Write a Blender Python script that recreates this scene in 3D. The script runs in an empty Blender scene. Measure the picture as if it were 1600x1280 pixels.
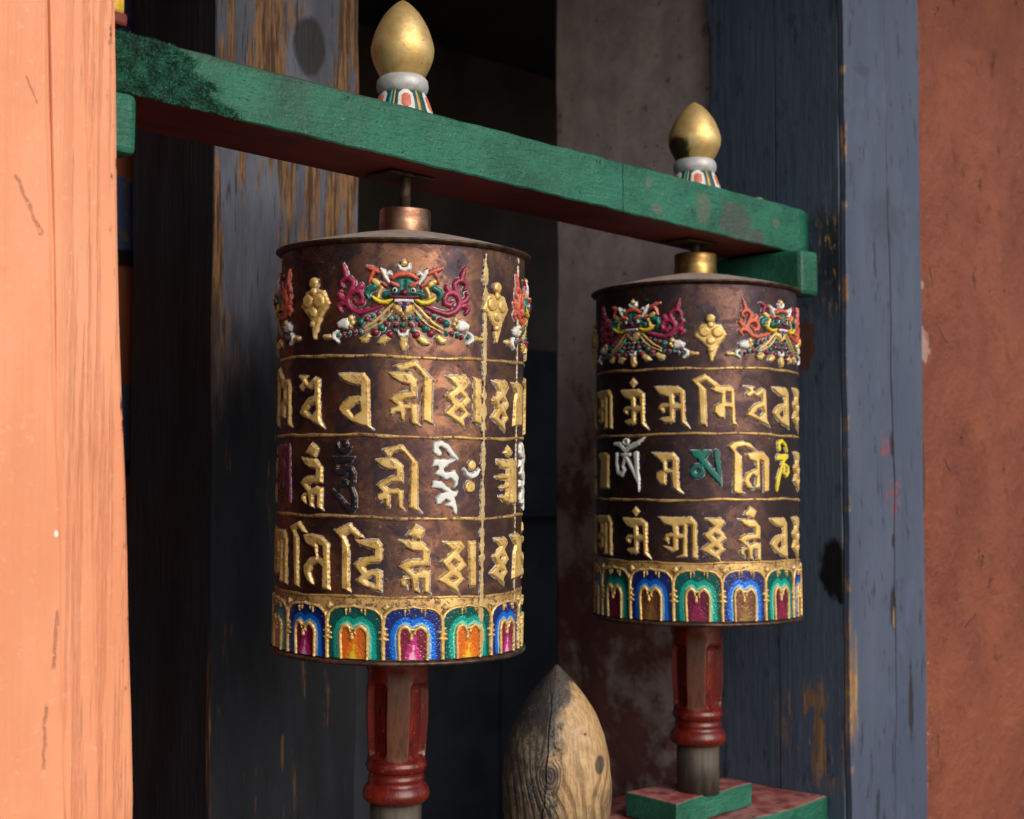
import bpy, math, random
import numpy as np
from mathutils import Matrix, Vector, Euler
R_ = math.radians
scene = bpy.context.scene
COL = scene.collection

# ------------------------------------------------------------------ camera, sky, sun, exposure
cam_data = bpy.data.cameras.new('camera')
cam = bpy.data.objects.new('camera', cam_data)
COL.objects.link(cam)
cam.location = (0, 0, 1.45)
cam.rotation_euler = (R_(92.5), 0, 0)
cam_data.lens = 50
cam_data.sensor_width = 36
cam_data.sensor_fit = 'HORIZONTAL'
cam_data.clip_start = 0.02
cam_data.clip_end = 500
cam_data.dof.use_dof = True
cam_data.dof.focus_distance = 1.39
cam_data.dof.aperture_fstop = 7.5
scene.camera = cam

SUN_EL, SUN_AZ = 30.0, 139.0           # azimuth clockwise from +Y: straight out from the front of the porch
world = bpy.data.worlds.new('World')
scene.world = world
world.use_nodes = True
wn = world.node_tree
sky = wn.nodes.new('ShaderNodeTexSky')
sky.sky_type = 'NISHITA'
sky.sun_disc = False
sky.sun_elevation = R_(SUN_EL)
sky.sun_rotation = R_(SUN_AZ)
sky.air_density = 1.0
sky.dust_density = 2.5
wn.links.new(sky.outputs[0], wn.nodes['Background'].inputs[0])
wn.nodes['Background'].inputs[1].default_value = 0.15

sun_data = bpy.data.lights.new('sun', 'SUN')
sun_data.energy = 2.45
sun_data.angle = R_(52)
sun_data.color = (1.0, 0.93, 0.84)
sun = bpy.data.objects.new('sun', sun_data)
COL.objects.link(sun)
sd_ = Vector((math.sin(R_(SUN_AZ)) * math.cos(R_(SUN_EL)), math.cos(R_(SUN_AZ)) * math.cos(R_(SUN_EL)), math.sin(R_(SUN_EL))))
sun.rotation_euler = sd_.to_track_quat('Z', 'Y').to_euler()
sun.location = sd_ * 8

vs = scene.view_settings
vs.view_transform = 'Standard'
vs.look = 'None'
vs.exposure = -0.2
vs.gamma = 1.0
vs.use_curve_mapping = False
cy = scene.cycles
cy.max_bounces = 5; cy.diffuse_bounces = 3; cy.glossy_bounces = 3; cy.transmission_bounces = 1; cy.transparent_max_bounces = 2
cy.caustics_reflective = False; cy.caustics_refractive = False
# ------------------------------------------------------------------ frames
# facade frame: x runs along the beam, y runs into the building, z up; origin on the axis of the near wheel
OX, OY = -0.11379, 1.462
def tag(o, label=None, cat=None, group=None, kind=None):
    if label: o['label'] = label
    if cat: o['category'] = cat
    if group: o['group'] = group
    if kind: o['kind'] = kind
    return o
def link(o, parent=None):
    COL.objects.link(o)
    if parent is not None: o.parent = parent
    return o
def facade(o):
    o.location = (OX, OY, 0); o.rotation_euler = (0, 0, R_(45)); return o
def empty(name, *a, **k):
    o = bpy.data.objects.new(name, None); o.empty_display_size = .05
    link(o); tag(o, *a, **k); return o
def meshobj(name, verts, faces, mat, parent=None, smooth=False, fmat=None):
    m = bpy.data.meshes.new(name)
    m.from_pydata(verts, [], faces)
    for mm in (mat if isinstance(mat, (list, tuple)) else [mat]): m.materials.append(mm)
    if fmat: m.polygons.foreach_set('material_index', fmat)
    if smooth: m.polygons.foreach_set('use_smooth', [True] * len(m.polygons))
    m.update()
    return link(bpy.data.objects.new(name, m), parent)
def bevel(o, w, seg=2):
    b = o.modifiers.new('bevel', 'BEVEL'); b.width = w; b.segments = seg; b.limit_method = 'ANGLE'; b.angle_limit = R_(40)
    return o
def rough_box(name, lo, hi, mat, parent=None, bev=.003, amp=.0012, cell=.03, seed=0, fmat_fn=None, nmax=40):
    """a box cut into cells whose surface is slightly uneven, like hand-planed timber"""
    rnd = random.Random(seed); ph = [rnd.uniform(0, 6.28) for _ in range(9)]
    n = [max(1, min(nmax, int(round((hi[k] - lo[k]) / cell)))) for k in range(3)]
    idx = {}; V = []; F = []; FM = []
    def vid(i, j, k):
        key = (i, j, k)
        if key not in idx:
            p = [lo[0] + (hi[0] - lo[0]) * i / n[0], lo[1] + (hi[1] - lo[1]) * j / n[1], lo[2] + (hi[2] - lo[2]) * k / n[2]]
            x, y, z = p
            s = lambda a, b, c, q: math.sin(a * x + b * y + c * z + ph[q]) + .6 * math.sin(2.3 * a * y - 1.7 * b * x + 2.9 * c * z + ph[q + 1])
            d = [amp * s(31, 43, 9, 0), amp * s(37, 29, 11, 2), amp * s(23, 41, 37, 4)]
            for q in range(3):
                if (i, j, k)[q] in (0, n[q]): p[q] += d[q]
            idx[key] = len(V); V.append(p)
        return idx[key]
    def quad(a, b, c, d, ax, sgn):
        F.append((a, b, c, d) if sgn > 0 else (d, c, b, a)); FM.append(fmat_fn(ax, sgn) if fmat_fn else 0)
    for ax in range(3):
        b_, c_ = (ax + 1) % 3, (ax + 2) % 3
        for sgn in (-1, 1):
            for i in range(n[b_]):
                for j in range(n[c_]):
                    q = []
                    for (di, dj) in ((0, 0), (1, 0), (1, 1), (0, 1)):
                        ijk = [0, 0, 0]; ijk[ax] = 0 if sgn < 0 else n[ax]; ijk[b_] = i + di; ijk[c_] = j + dj
                        q.append(vid(*ijk))
                    quad(*q, ax, sgn)
    o = meshobj(name, V, F, mat, parent, fmat=FM)
    if bev: bevel(o, bev)
    return o
def lathe(name, prof, mat, parent=None, seg=48, mod=None, smooth=True, loc=(0, 0, 0), attr=None):
    V = []; F = []; A = []
    for (r, z) in prof:
        for k in range(seg):
            a = 2 * math.pi * k / seg
            rr, t = (r, 0) if mod is None else mod(r, z, a)
            V.append((rr * math.sin(a) + loc[0], -rr * math.cos(a) + loc[1], z + loc[2])); A.append(t)
    for i in range(len(prof) - 1):
        for k in range(seg):
            k2 = (k + 1) % seg
            F.append((i * seg + k, i * seg + k2, (i + 1) * seg + k2, (i + 1) * seg + k))
    F.append(tuple(range(seg))[::-1]); F.append(tuple(range((len(prof) - 1) * seg, len(prof) * seg)))
    if prof[0][1] > prof[-1][1]: F = [f[::-1] for f in F]
    o = meshobj(name, V, F, mat, parent, smooth=smooth)
    if attr:
        at = o.data.attributes.new(attr, 'FLOAT', 'POINT'); at.data.foreach_set('value', A)
    return o
def sharp(o, ang=35):
    o.data.set_sharp_from_angle(angle=R_(ang)); return o

# ------------------------------------------------------------------ material kit
class NT:
    def __init__(s, name):
        s.m = bpy.data.materials.new(name); s.m.use_nodes = True
        s.t = s.m.node_tree; s.b = s.t.nodes['Principled BSDF']; s._tc = None
    def n(s, t, **kw):
        x = s.t.nodes.new(t)
        for k, v in kw.items(): setattr(x, k, v)
        return x
    def put(s, sock, v):
        if hasattr(v, 'is_output'): s.t.links.new(v, sock)
        elif isinstance(v, (tuple, list)) and len(v) == 3 and sock.type == 'RGBA': sock.default_value = (*v, 1)
        else: sock.default_value = v
    def co(s, scale=(1, 1, 1), loc=(0, 0, 0)):
        if s._tc is None: s._tc = s.n('ShaderNodeTexCoord')
        mp = s.n('ShaderNodeMapping'); mp.inputs['Scale'].default_value = scale; mp.inputs['Location'].default_value = loc
        s.t.links.new(s._tc.outputs['Object'], mp.inputs[0]); return mp.outputs[0]
    def noise(s, sc, detail=4, rough=.55, co=None, dist=0.0):
        x = s.n('ShaderNodeTexNoise'); x.inputs['Scale'].default_value = sc; x.inputs['Detail'].default_value = detail
        x.inputs['Roughness'].default_value = rough; x.inputs['Distortion'].default_value = dist
        s.t.links.new(co if co is not None else s.co(), x.inputs['Vector']); return x.outputs['Fac']
    def vor(s, sc, co=None, feat='F1'):
        x = s.n('ShaderNodeTexVoronoi'); x.feature = feat; x.inputs['Scale'].default_value = sc
        s.t.links.new(co if co is not None else s.co(), x.inputs['Vector']); return x.outputs['Distance']
    def wave(s, sc, co=None, dist=4, detail=3, dsc=1.5):
        x = s.n('ShaderNodeTexWave'); x.inputs['Scale'].default_value = sc; x.inputs['Distortion'].default_value = dist
        x.inputs['Detail'].default_value = detail; x.inputs['Detail Scale'].default_value = dsc
        s.t.links.new(co if co is not None else s.co(), x.inputs['Vector']); return x.outputs['Fac']
    def rng(s, v, a, b, lo=0., hi=1., smooth=True):
        x = s.n('ShaderNodeMapRange'); x.interpolation_type = 'SMOOTHSTEP' if smooth else 'LINEAR'
        s.put(x.inputs[0], v); x.inputs[1].default_value = a; x.inputs[2].default_value = b; x.inputs[3].default_value = lo; x.inputs[4].default_value = hi
        return x.outputs[0]
    def math(s, op, a, b=0., c=0.):
        x = s.n('ShaderNodeMath'); x.operation = op; s.put(x.inputs[0], a); s.put(x.inputs[1], b); s.put(x.inputs[2], c); return x.outputs[0]
    def mul(s, a, b): return s.math('MULTIPLY', a, b)
    def add(s, a, b): return s.math('ADD', a, b)
    def sub(s, a, b): return s.math('SUBTRACT', a, b)
    def mx(s, a, b): return s.math('MAXIMUM', a, b)
    def mix(s, f, a, b):
        x = s.n('ShaderNodeMix', data_type='RGBA'); s.put(x.inputs[0], f); s.put(x.inputs[6], a); s.put(x.inputs[7], b); return x.outputs[2]
    def fmix(s, f, a, b):
        x = s.n('ShaderNodeMix', data_type='FLOAT'); s.put(x.inputs[0], f); s.put(x.inputs[2], a); s.put(x.inputs[3], b); return x.outputs[0]
    def attr(s, name):
        x = s.n('ShaderNodeAttribute'); x.attribute_name = name; return x.outputs['Fac']
    def xyz(s):
        x = s.n('ShaderNodeSeparateXYZ')
        s.t.links.new(s.co(), x.inputs[0]); return x.outputs
    def blot(s, c, r, axes=(0, 2), wob=.35, nsc=60, soft=.25):
        """a stain with a ragged outline: centre c, radii r in two object axes"""
        o = s.xyz()
        a = s.math('DIVIDE', s.sub(o[axes[0]], c[0]), r[0]); b = s.math('DIVIDE', s.sub(o[axes[1]], c[1]), r[1])
        d = s.math('SQRT', s.add(s.mul(a, a), s.mul(b, b)))
        d = s.add(d, s.mul(s.sub(s.noise(nsc, 5, .65), .5), wob * 2.4))
        return s.rng(d, 1 - soft, 1 + soft, 1, 0)
    def scratch(s, p0, p1, w, axes=(0, 2)):
        """a scored line from p0 to p1, w wide, in two object axes"""
        o = s.xyz(); dx, dy = p1[0] - p0[0], p1[1] - p0[1]; L = math.hypot(dx, dy); dx /= L; dy /= L
        a = s.sub(o[axes[0]], p0[0]); b = s.sub(o[axes[1]], p0[1])
        al = s.add(s.mul(a, dx), s.mul(b, dy)); pe = s.math('ABSOLUTE', s.add(s.sub(s.mul(b, dx), s.mul(a, dy)), s.mul(s.sub(s.noise(130, 3), .5), w * 3)))
        e = s.mul(s.rng(al, -.001, .003), s.rng(al, L + .001, L - .003))
        return s.mul(s.mul(s.rng(pe, w, w * .35), e), s.rng(s.noise(210, 3, .6), .36, .5))
    def bump(s, h, dist=.001, strength=.6, prev=None):
        x = s.n('ShaderNodeBump'); x.inputs['Strength'].default_value = strength; x.inputs['Distance'].default_value = dist
        s.put(x.inputs['Height'], h)
        if prev is not None: s.t.links.new(prev, x.inputs['Normal'])
        return x.outputs[0]
    def out(s, color, rough=.5, metal=0., normal=None, coat=0., spec=None):
        s.put(s.b.inputs['Base Color'], color); s.put(s.b.inputs['Roughness'], rough); s.put(s.b.inputs['Metallic'], metal)
        if normal is not None: s.t.links.new(normal, s.b.inputs['Normal'])
        if coat: s.b.inputs['Coat Weight'].default_value = coat; s.b.inputs['Coat Roughness'].default_value = .25
        if spec is not None: s.b.inputs['Specular IOR Level'].default_value = spec
        return s.m

def copper_nodes(k, dark=0.):
    a = k.noise(11, 4, .62, dist=1.2); b = k.noise(42, 4, .68, dist=.8); c = k.noise(190, 3, .65)
    col = k.mix(k.rng(a, .40, .60), (.125, .070, .060), (.30, .150, .095))
    col = k.mix(k.rng(b, .44, .60, 0, .70), col, (.075, .046, .056))
    col = k.mix(k.rng(k.noise(17, 3, .6, k.co(loc=(3, 1, 7)), 1.), .54, .66, 0, .8), col, (.060, .050, .068))
    col = k.mix(k.rng(b, .46, .36, 0, .45), col, (.30, .145, .085))
    col = k.mix(k.rng(c, .58, .70, 0, .55), col, (.050, .030, .026))
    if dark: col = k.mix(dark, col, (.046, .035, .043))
    rough = k.add(k.rng(b, .3, .7, .40, .58), k.rng(c, .5, .7, 0, .12))
    return col, rough, a, b, c
def mat_copper(name, dark=0.):
    k = NT(name); col, rough, a, b, c = copper_nodes(k, dark)
    # pale polish residue speckles
    sp = k.rng(k.noise(520, 2, .6), .66, .72, 0, .8)
    sp = k.mul(sp, k.rng(a, .46, .60))
    col = k.mix(sp, col, (.45, .44, .46))
    nrm = k.bump(k.add(a, k.mul(b, .45)), .0016, .45); nrm = k.bump(c, .0003, .35, nrm)
    return k.out(col, k.add(rough, k.mul(sp, .2)), k.math('SUBTRACT', 1., k.mul(sp, .8)), nrm)

def mat_relief(name, color, color2=None, rough=.38, metal=0., wear=.35, dark=0., wearcol=(.10, .055, .03), residue=.75):
    """paint on embossed copper: worn on the ridges, pale polish left in the crease round it"""
    k = NT(name); sd = k.attr('sd')
    ccol = (.13, .066, .045) if not dark else (.075, .045, .042); crough = .5
    n1 = k.noise(160, 3, .65); n2 = k.noise(520, 2, .6); n3 = k.noise(45, 1, .55)
    pc = k.mix(k.rng(n3, .35, .65), color, color2 or tuple(min(1, c * .72) for c in color))
    w = k.mul(k.rng(k.add(k.mul(n1, .72), k.mul(n2, .28)), .575 - wear * .14, .66 - wear * .10), min(1., wear * 2.0))
    w2 = k.mul(k.rng(n2, .64, .71), min(1., wear * 1.3))
    pc = k.mix(w, pc, wearcol); pc = k.mix(w2, pc, tuple(c * .3 for c in wearcol))
    edge = k.rng(k.add(sd, k.mul(k.sub(n1, .5), 1.1)), -.10, .22)
    resid = k.mul(k.rng(n1, .42, .56), residue)
    out = k.mix(resid, ccol, (.52, .54, .58))
    col = k.mix(edge, out, pc)
    met = k.fmix(edge, k.math('SUBTRACT', 1., k.mul(resid, .95)), k.mul(metal, k.math('SUBTRACT', 1., k.mul(w, .3))))
    rg = k.fmix(edge, .55, k.add(rough, k.mul(w, .2)))
    nrm = k.bump(k.add(k.mul(n1, .6), k.mul(n2, .5)), .0004, .5)
    return k.out(col, rg, met, nrm)
GOLD, GOLD2 = (.80, .55, .205), (.64, .41, .125)
M = {}
M['copper'] = mat_copper('hammered_copper')
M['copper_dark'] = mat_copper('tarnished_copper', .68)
def pal(sfx, dk, wear):
    P = {}
    def add(n, c, c2=None, **kw):
        kw.setdefault('wear', wear); kw.setdefault('dark', dk)
        P[n] = mat_relief(n + '_relief_paint' + sfx, c, c2, **kw)
    add('gold', GOLD, GOLD2, metal=.30, rough=.38, wear=wear * 1.1, wearcol=(.20, .115, .042))
    add('ridge', (.62, .40, .13), (.40, .23, .075), metal=.35, rough=.42, wear=.62 if not dk else .5, wearcol=(.13, .068, .040))
    add('palegold', (.60, .44, .20), (.46, .33, .15), metal=.15, rough=.5, wear=.12, residue=.9)
    add('magenta', (.32, .018, .075), (.24, .012, .05), rough=.35)
    add('crimson', (.24, .012, .04), (.17, .008, .03), rough=.35)
    add('teal', (.0, .155, .115), (.0, .10, .085), rough=.35)
    add('coral', (.62, .115, .05), (.55, .10, .07))
    add('white', (.72, .72, .68), (.62, .64, .62), wear=.10)
    add('yellow', (.72, .60, .03), (.70, .52, .02), wear=.08)
    add('black', (.008, .009, .012), (.012, .013, .02), rough=.18, residue=.2, wear=.05, wearcol=(.02, .05, .045))
    add('blue', (.02, .03, .14), wear=.15)
    add('violet', (.30, .10, .25), wear=.1)
    add('maroon', (.14, .006, .03), wear=.1)
    add('brown', (.20, .07, .025), metal=.5)
    return P
PAL1 = pal('', 0., .34)
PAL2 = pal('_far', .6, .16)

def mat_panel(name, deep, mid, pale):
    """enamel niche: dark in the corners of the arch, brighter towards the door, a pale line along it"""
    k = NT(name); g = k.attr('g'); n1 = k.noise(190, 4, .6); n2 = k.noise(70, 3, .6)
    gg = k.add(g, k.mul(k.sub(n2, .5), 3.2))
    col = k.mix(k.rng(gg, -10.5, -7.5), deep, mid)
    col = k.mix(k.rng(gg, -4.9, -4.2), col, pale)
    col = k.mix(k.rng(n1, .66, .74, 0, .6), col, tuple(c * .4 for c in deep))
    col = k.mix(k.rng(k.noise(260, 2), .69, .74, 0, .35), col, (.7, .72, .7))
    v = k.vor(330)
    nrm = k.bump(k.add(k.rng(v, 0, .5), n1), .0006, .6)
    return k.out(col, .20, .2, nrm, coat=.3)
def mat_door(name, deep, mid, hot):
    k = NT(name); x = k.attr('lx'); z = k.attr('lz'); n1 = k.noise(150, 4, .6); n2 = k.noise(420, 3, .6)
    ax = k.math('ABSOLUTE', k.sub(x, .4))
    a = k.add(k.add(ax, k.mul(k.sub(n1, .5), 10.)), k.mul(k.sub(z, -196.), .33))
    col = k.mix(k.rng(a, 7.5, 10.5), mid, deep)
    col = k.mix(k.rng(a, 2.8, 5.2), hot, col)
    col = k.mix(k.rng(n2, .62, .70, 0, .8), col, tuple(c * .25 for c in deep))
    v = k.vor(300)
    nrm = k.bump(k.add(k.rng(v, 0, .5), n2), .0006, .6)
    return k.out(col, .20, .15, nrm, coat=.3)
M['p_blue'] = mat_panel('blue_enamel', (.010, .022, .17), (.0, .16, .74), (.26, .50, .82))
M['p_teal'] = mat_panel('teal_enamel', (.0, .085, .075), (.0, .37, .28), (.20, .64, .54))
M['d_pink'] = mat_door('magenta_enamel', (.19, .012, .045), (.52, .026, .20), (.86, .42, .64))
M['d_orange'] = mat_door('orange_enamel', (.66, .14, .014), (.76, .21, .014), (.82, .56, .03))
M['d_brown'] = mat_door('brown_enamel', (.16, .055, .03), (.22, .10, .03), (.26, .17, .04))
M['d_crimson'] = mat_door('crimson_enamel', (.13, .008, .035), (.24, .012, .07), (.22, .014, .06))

def m_lid():
    k = NT('dusty_copper_lid'); n = k.noise(60, 5, .6); n2 = k.noise(300, 3)
    col = k.mix(k.rng(n, .35, .65), (.30, .23, .20), (.40, .33, .30)); col = k.mix(k.rng(n2, .6, .75, 0, .5), col, (.14, .09, .07))
    return k.out(col, .6, .25, k.bump(n2, .0003, .4))
M['lid'] = m_lid()
def m_rim():
    k = NT('dark_copper_rim'); n = k.noise(90, 4, .6); n2 = k.noise(35, 4, .6)
    col = k.mix(k.rng(n, .4, .65), (.05, .032, .025), (.16, .085, .05)); col = k.mix(k.rng(n2, .58, .68, 0, .7), col, (.06, .17, .14))
    return k.out(col, .5, .7, k.bump(n, .0005, .4))
M['rim'] = m_rim()
def m_brass(name, c1, c2):
    k = NT(name); n = k.noise(50, 5, .6, k.co((1, 1, 2.5))); n2 = k.noise(240, 3)
    col = k.mix(k.rng(n, .35, .68), c1, c2); col = k.mix(k.rng(n2, .6, .72, 0, .6), col, (.05, .03, .02))
    return k.out(col, k.rng(n, .3, .7, .28, .5), .95, k.bump(n, .001, .3))
M['hub1'] = m_brass('worn_copper_hub', (.36, .20, .12), (.20, .10, .065))
M['hub2'] = m_brass('worn_brass_hub', (.42, .27, .09), (.20, .12, .04))
def m_iron():
    k = NT('rusty_iron'); n = k.noise(120, 5, .65)
    return k.out(k.mix(k.rng(n, .4, .65), (.045, .033, .028), (.12, .065, .04)), .7, .5, k.bump(n, .0008, .6))
M['iron'] = m_iron()
def m_lacquer():
    k = NT('worn_red_lacquer'); f = k.attr('flat'); n = k.noise(22, 5, .6, k.co((1, 1, .35))); n2 = k.noise(210, 4, .65, k.co((1, 1, .25)))
    red = k.mix(k.rng(n, .38, .64), (.10, .007, .005), (.20, .018, .008)); red = k.mix(k.rng(n2, .56, .66, 0, .9), red, (.025, .010, .008)); red = k.mix(k.rng(k.noise(150, 4, .7, k.co(loc=(4, 0, 0))), .62, .67, 0, .7), red, (.34, .07, .03))
    wood = k.mix(k.rng(n2, .35, .65), (.060, .021, .010), (.110, .040, .017))
    w = k.mul(k.rng(k.add(f, k.mul(k.sub(n, .5), .5)), .45, .62), .92)
    col = k.mix(w, red, wood)
    return k.out(col, k.fmix(w, .27, .5), 0, k.bump(n2, .0008, .5))
M['lacquer'] = m_lacquer()
def m_axle():
    k = NT('bare_dark_wood'); n = k.noise(120, 4, .6, k.co((1, 1, .12)))
    return k.out(k.mix(k.rng(n, .35, .65), (.030, .024, .019), (.075, .058, .043)), .65, 0, k.bump(n, .0008, .5))
M['axle'] = m_axle()
def m_green(name, stains=True, moss=False):
    k = NT(name); n = k.noise(20, 5, .65, k.co((.6, 1, 1))); n2 = k.noise(130, 5, .7); n3 = k.noise(300, 4, .65, k.co((.16, 1, 1)))
    col = k.mix(k.rng(n, .36, .64), (.005, .088, .052), (.013, .145, .090))
    col = k.mix(k.rng(n3, .50, .70, 0, .65), col, (.006, .070, .044))
    col = k.mix(k.rng(n2, .56, .70, 0, .3), col, (.018, .180, .120))
    chip = k.mx(k.rng(k.noise(110, 5, .75, k.co((.8, 1, 1), (7, 3, 1))), .655, .685), k.mul(k.rng(k.noise(380, 3, .6, k.co(loc=(1, 3, 1))), .66, .70), k.rng(n, .5, .6)))
    col = k.mix(chip, col, (.004, .018, .013))
    col = k.mix(k.mul(k.rng(n2, .66, .70), k.rng(k.noise(14, 2), .5, .6)), col, (.14, .30, .24))
    if stains:
        grey = (.045, .062, .052)
        s1 = k.mx(k.blot((.513, 1.766), (.030, .024), nsc=45, wob=.75, soft=.12), k.blot((.555, 1.752), (.020, .010), nsc=70))
        s2 = k.mx(k.blot((.445, 1.775), (.016, .018), nsc=90, wob=.6), k.mx(k.blot((.34, 1.79), (.006, .007), nsc=120), k.blot((.355, 1.762), (.010, .006), nsc=120)))
        s2 = k.mx(s2, k.blot((.60, 1.775), (.008, .006), nsc=120))
        col = k.mix(k.mul(s1, .9), col, grey); col = k.mix(k.mul(s2, .55), col, (.12, .12, .085))
        s3 = k.mx(k.blot((-.175, 1.80), (.020, .026), nsc=60, wob=.5, soft=.6), k.blot((-.168, 1.782), (.004, .014), nsc=90, soft=.5))
        col = k.mix(k.mul(s3, .55), col, (.018, .06, .048))
        # scuffed lower edge and dark top edge
        z = k.xyz()[2]
        e = k.mul(k.rng(k.add(z, k.mul(k.sub(n2, .5), .012)), 1.8085, 1.8155), .75)
        col = k.mix(e, col, (.02, .045, .03))
    nrm = k.bump(k.add(k.mul(n2, .8), k.mul(n3, .6)), .0030, .8); nrm = k.bump(k.math('SUBTRACT', 1., chip), .0010, .9, nrm)
    return k.out(col, k.rng(n, .3, .7, .36, .52), 0, nrm)
M['green'] = m_green('green_beam_paint')
M['green_plain'] = m_green('green_block_paint', False)
def m_darkred(name, a, b):
    k = NT(name); n = k.noise(30, 5, .6, k.co((.4, 1, 1))); n2 = k.noise(200, 4, .6)
    col = k.mix(k.rng(n, .35, .65), a, b); col = k.mix(k.rng(n2, .62, .72, 0, .5), col, (.05, .012, .01))
    return k.out(col, .6, 0, k.bump(n2, .0008, .5))
M['darkred'] = m_darkred('dark_red_soffit_paint', (.14, .016, .012), (.20, .026, .02))
def m_redtop():
    k = NT('dusty_red_paint'); n = k.noise(40, 5, .6); n2 = k.noise(220, 4, .6)
    col = k.mix(k.rng(n, .38, .62), (.22, .04, .035), (.34, .14, .13)); col = k.mix(k.rng(k.noise(25, 4, .6, k.co(loc=(1, 2, 3))), .55, .66, 0, .75), col, (.05, .03, .03))
    return k.out(col, .6, 0, k.bump(n2, .0008, .5))
M['redtop'] = m_redtop()
def m_orange():
    k = NT('sunlit_orange_paint'); n = k.noise(10, 5, .55, k.co((1, 1, .4))); g = k.noise(150, 4, .7, k.co((1, 1, .022))); n2 = k.noise(120, 5, .7)
    gr = k.mul(k.rng(k.xyz()[0], -.435, -.418), 1.)
    col = k.mix(k.rng(n, .35, .68), (.72, .270, .135), (.80, .340, .185))
    col = k.mix(k.mul(k.rng(g, .50, .66, 0, .42), k.add(k.mul(gr, .85), .15)), col, (.54, .150, .080))
    col = k.mix(k.rng(n2, .58, .70, 0, .35), col, (.88, .46, .33))
    col = k.mix(k.rng(k.noise(14, 4, .6, k.co(loc=(4, 4, 4))), .60, .72, 0, .5), col, (.74, .22, .11))
    # nicks along the edge, scratches
    x = k.xyz()[0]
    ed = k.mul(k.rng(k.add(x, k.mul(k.sub(k.xyz()[2], 1.5), .0366)), -.386, -.379), k.rng(k.noise(140, 5, .7, k.co((1, 1, .3))), .60, .66))
    col = k.mix(ed, col, (.10, .025, .02))
    s = k.mx(k.scratch((-.4685, 1.672), (-.447, 1.628), .0016), k.scratch((-.4600, 1.652), (-.446, 1.630), .0010))
    s = k.mx(s, k.scratch((-.462, 1.748), (-.452, 1.728), .0008))
    s = k.mx(s, k.scratch((-.4310, 1.345), (-.4335, 1.300), .0018))
    s = k.mx(s, k.scratch((-.4390, 1.275), (-.4400, 1.225), .0016))
    col = k.mix(k.mul(s, .5), col, (.24, .09, .07))
    col = k.mix(k.rng(k.noise(240, 3, .6, k.co(loc=(9, 0, 0))), .73, .77, 0, .7), col, (.20, .05, .035))
    col = k.mix(k.blot((-.4335, 1.403), (.0016, .0026), nsc=200, wob=.2), col, (.85, .83, .80))
    nrm = k.bump(k.sub(k.mul(n2, .5), k.mul(k.rng(g, .48, .62), k.add(k.mul(gr, .85), .15))), .0013, .75); nrm = k.bump(k.add(n, k.mul(s, -.8)), .005, .5, nrm)
    return k.out(col, .55, 0, nrm)
M['orange'] = m_orange()
def m_blue(name, base, base2, stains):
    k = NT(name); n = k.noise(9, 5, .6, k.co((1, 1, .3))); g = k.noise(120, 4, .6, k.co((1, 1, .05))); n2 = k.noise(60, 5, .65, k.co((1, 1, .4)))
    col = k.mix(k.rng(n, .33, .68), base, base2)
    col = k.mix(k.rng(g, .54, .72, 0, .30), col, tuple(c * .55 for c in base))
    col = k.mix(k.rng(n2, .58, .68, 0, .7), col, tuple(c * .45 for c in base)); col = k.mix(k.rng(k.noise(34, 5, .7, k.co((1, 1, .35), (5, 5, 5))), .60, .64, 0, .5), col, tuple(min(1, c * 1.45) for c in base))
    wood = k.mix(k.rng(g, .4, .6), (.24, .125, .045), (.40, .235, .10))
    dk = (.010, .010, .013)
    col = stains(k, col, wood, dk, g, n2)
    nrm = k.bump(k.add(k.mul(g, .5), k.mul(n2, .9)), .0020, .7)
    return k.out(col, .52, 0, nrm, spec=.35)
def st_front(k, col, wood, dk, g, n2):
    o = k.xyz(); rag = k.mul(k.sub(k.noise(70, 5, .7, k.co((1, 1, .25))), .5), .030)
    # bare wood along the worn corner
    e = k.rng(k.add(o[0], rag), .6965, .6925)
    zz = k.mx(k.rng(k.math('ABSOLUTE', k.sub(o[2], 1.185)), .10, .02), k.mul(k.rng(k.noise(14, 4, .65, k.co((0, 0, 1))), .50, .57), .9))
    e2 = k.mul(k.rng(k.add(o[0], rag), .712, .702), k.rng(k.math('ABSOLUTE', k.sub(o[2], 1.165)), .085, .03))
    chipn = k.rng(k.noise(75, 5, .7, k.co((1, 1, .3), (1, 7, 2))), .45, .55)
    col = k.mix(k.mx(k.mul(k.mul(e, zz), chipn), k.mul(e2, k.add(k.mul(chipn, .6), .4))), col, wood)
    rd = k.mul(k.mx(k.blot((.782, 1.487), (.014, .018), nsc=130, wob=.9), k.blot((.803, 1.42), (.02, .03), nsc=130, wob=1.1)), k.rng(k.noise(170, 4, .6, k.co((1, 1, .4))), .53, .58))
    col = k.mix(k.mul(rd, .8), col, (.30, .05, .028))
    b = k.mx(k.blot((.800, 1.265), (.008, .030), nsc=90, wob=.5), k.mx(k.blot((.803, 1.355), (.005, .010), nsc=120), k.blot((.802, 1.488), (.006, .016), nsc=120)))
    b = k.mx(b, k.blot((.845, 1.13), (.006, .05), nsc=70, wob=.8))
    col = k.mix(k.mul(b, .92), col, (.025, .018, .015))
    m3 = k.mul(k.rng(k.noise(52, 5, .72, k.co((1, 1, .22), (9, 2, 4))), .595, .65), .8)
    col = k.mix(m3, col, (.022, .026, .038))
    m2 = k.mx(k.blot((.735, 1.995), (.020, .008), nsc=110, wob=.9), k.blot((.79, 1.80), (.04, .03), nsc=60, wob=.9, soft=.6))
    col = k.mix(k.mul(m2, .45), col, (.03, .035, .05))
    return k.mix(k.mul(k.blot((.803, 1.25), (.004, .014), nsc=150), .8), col, wood)
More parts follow.
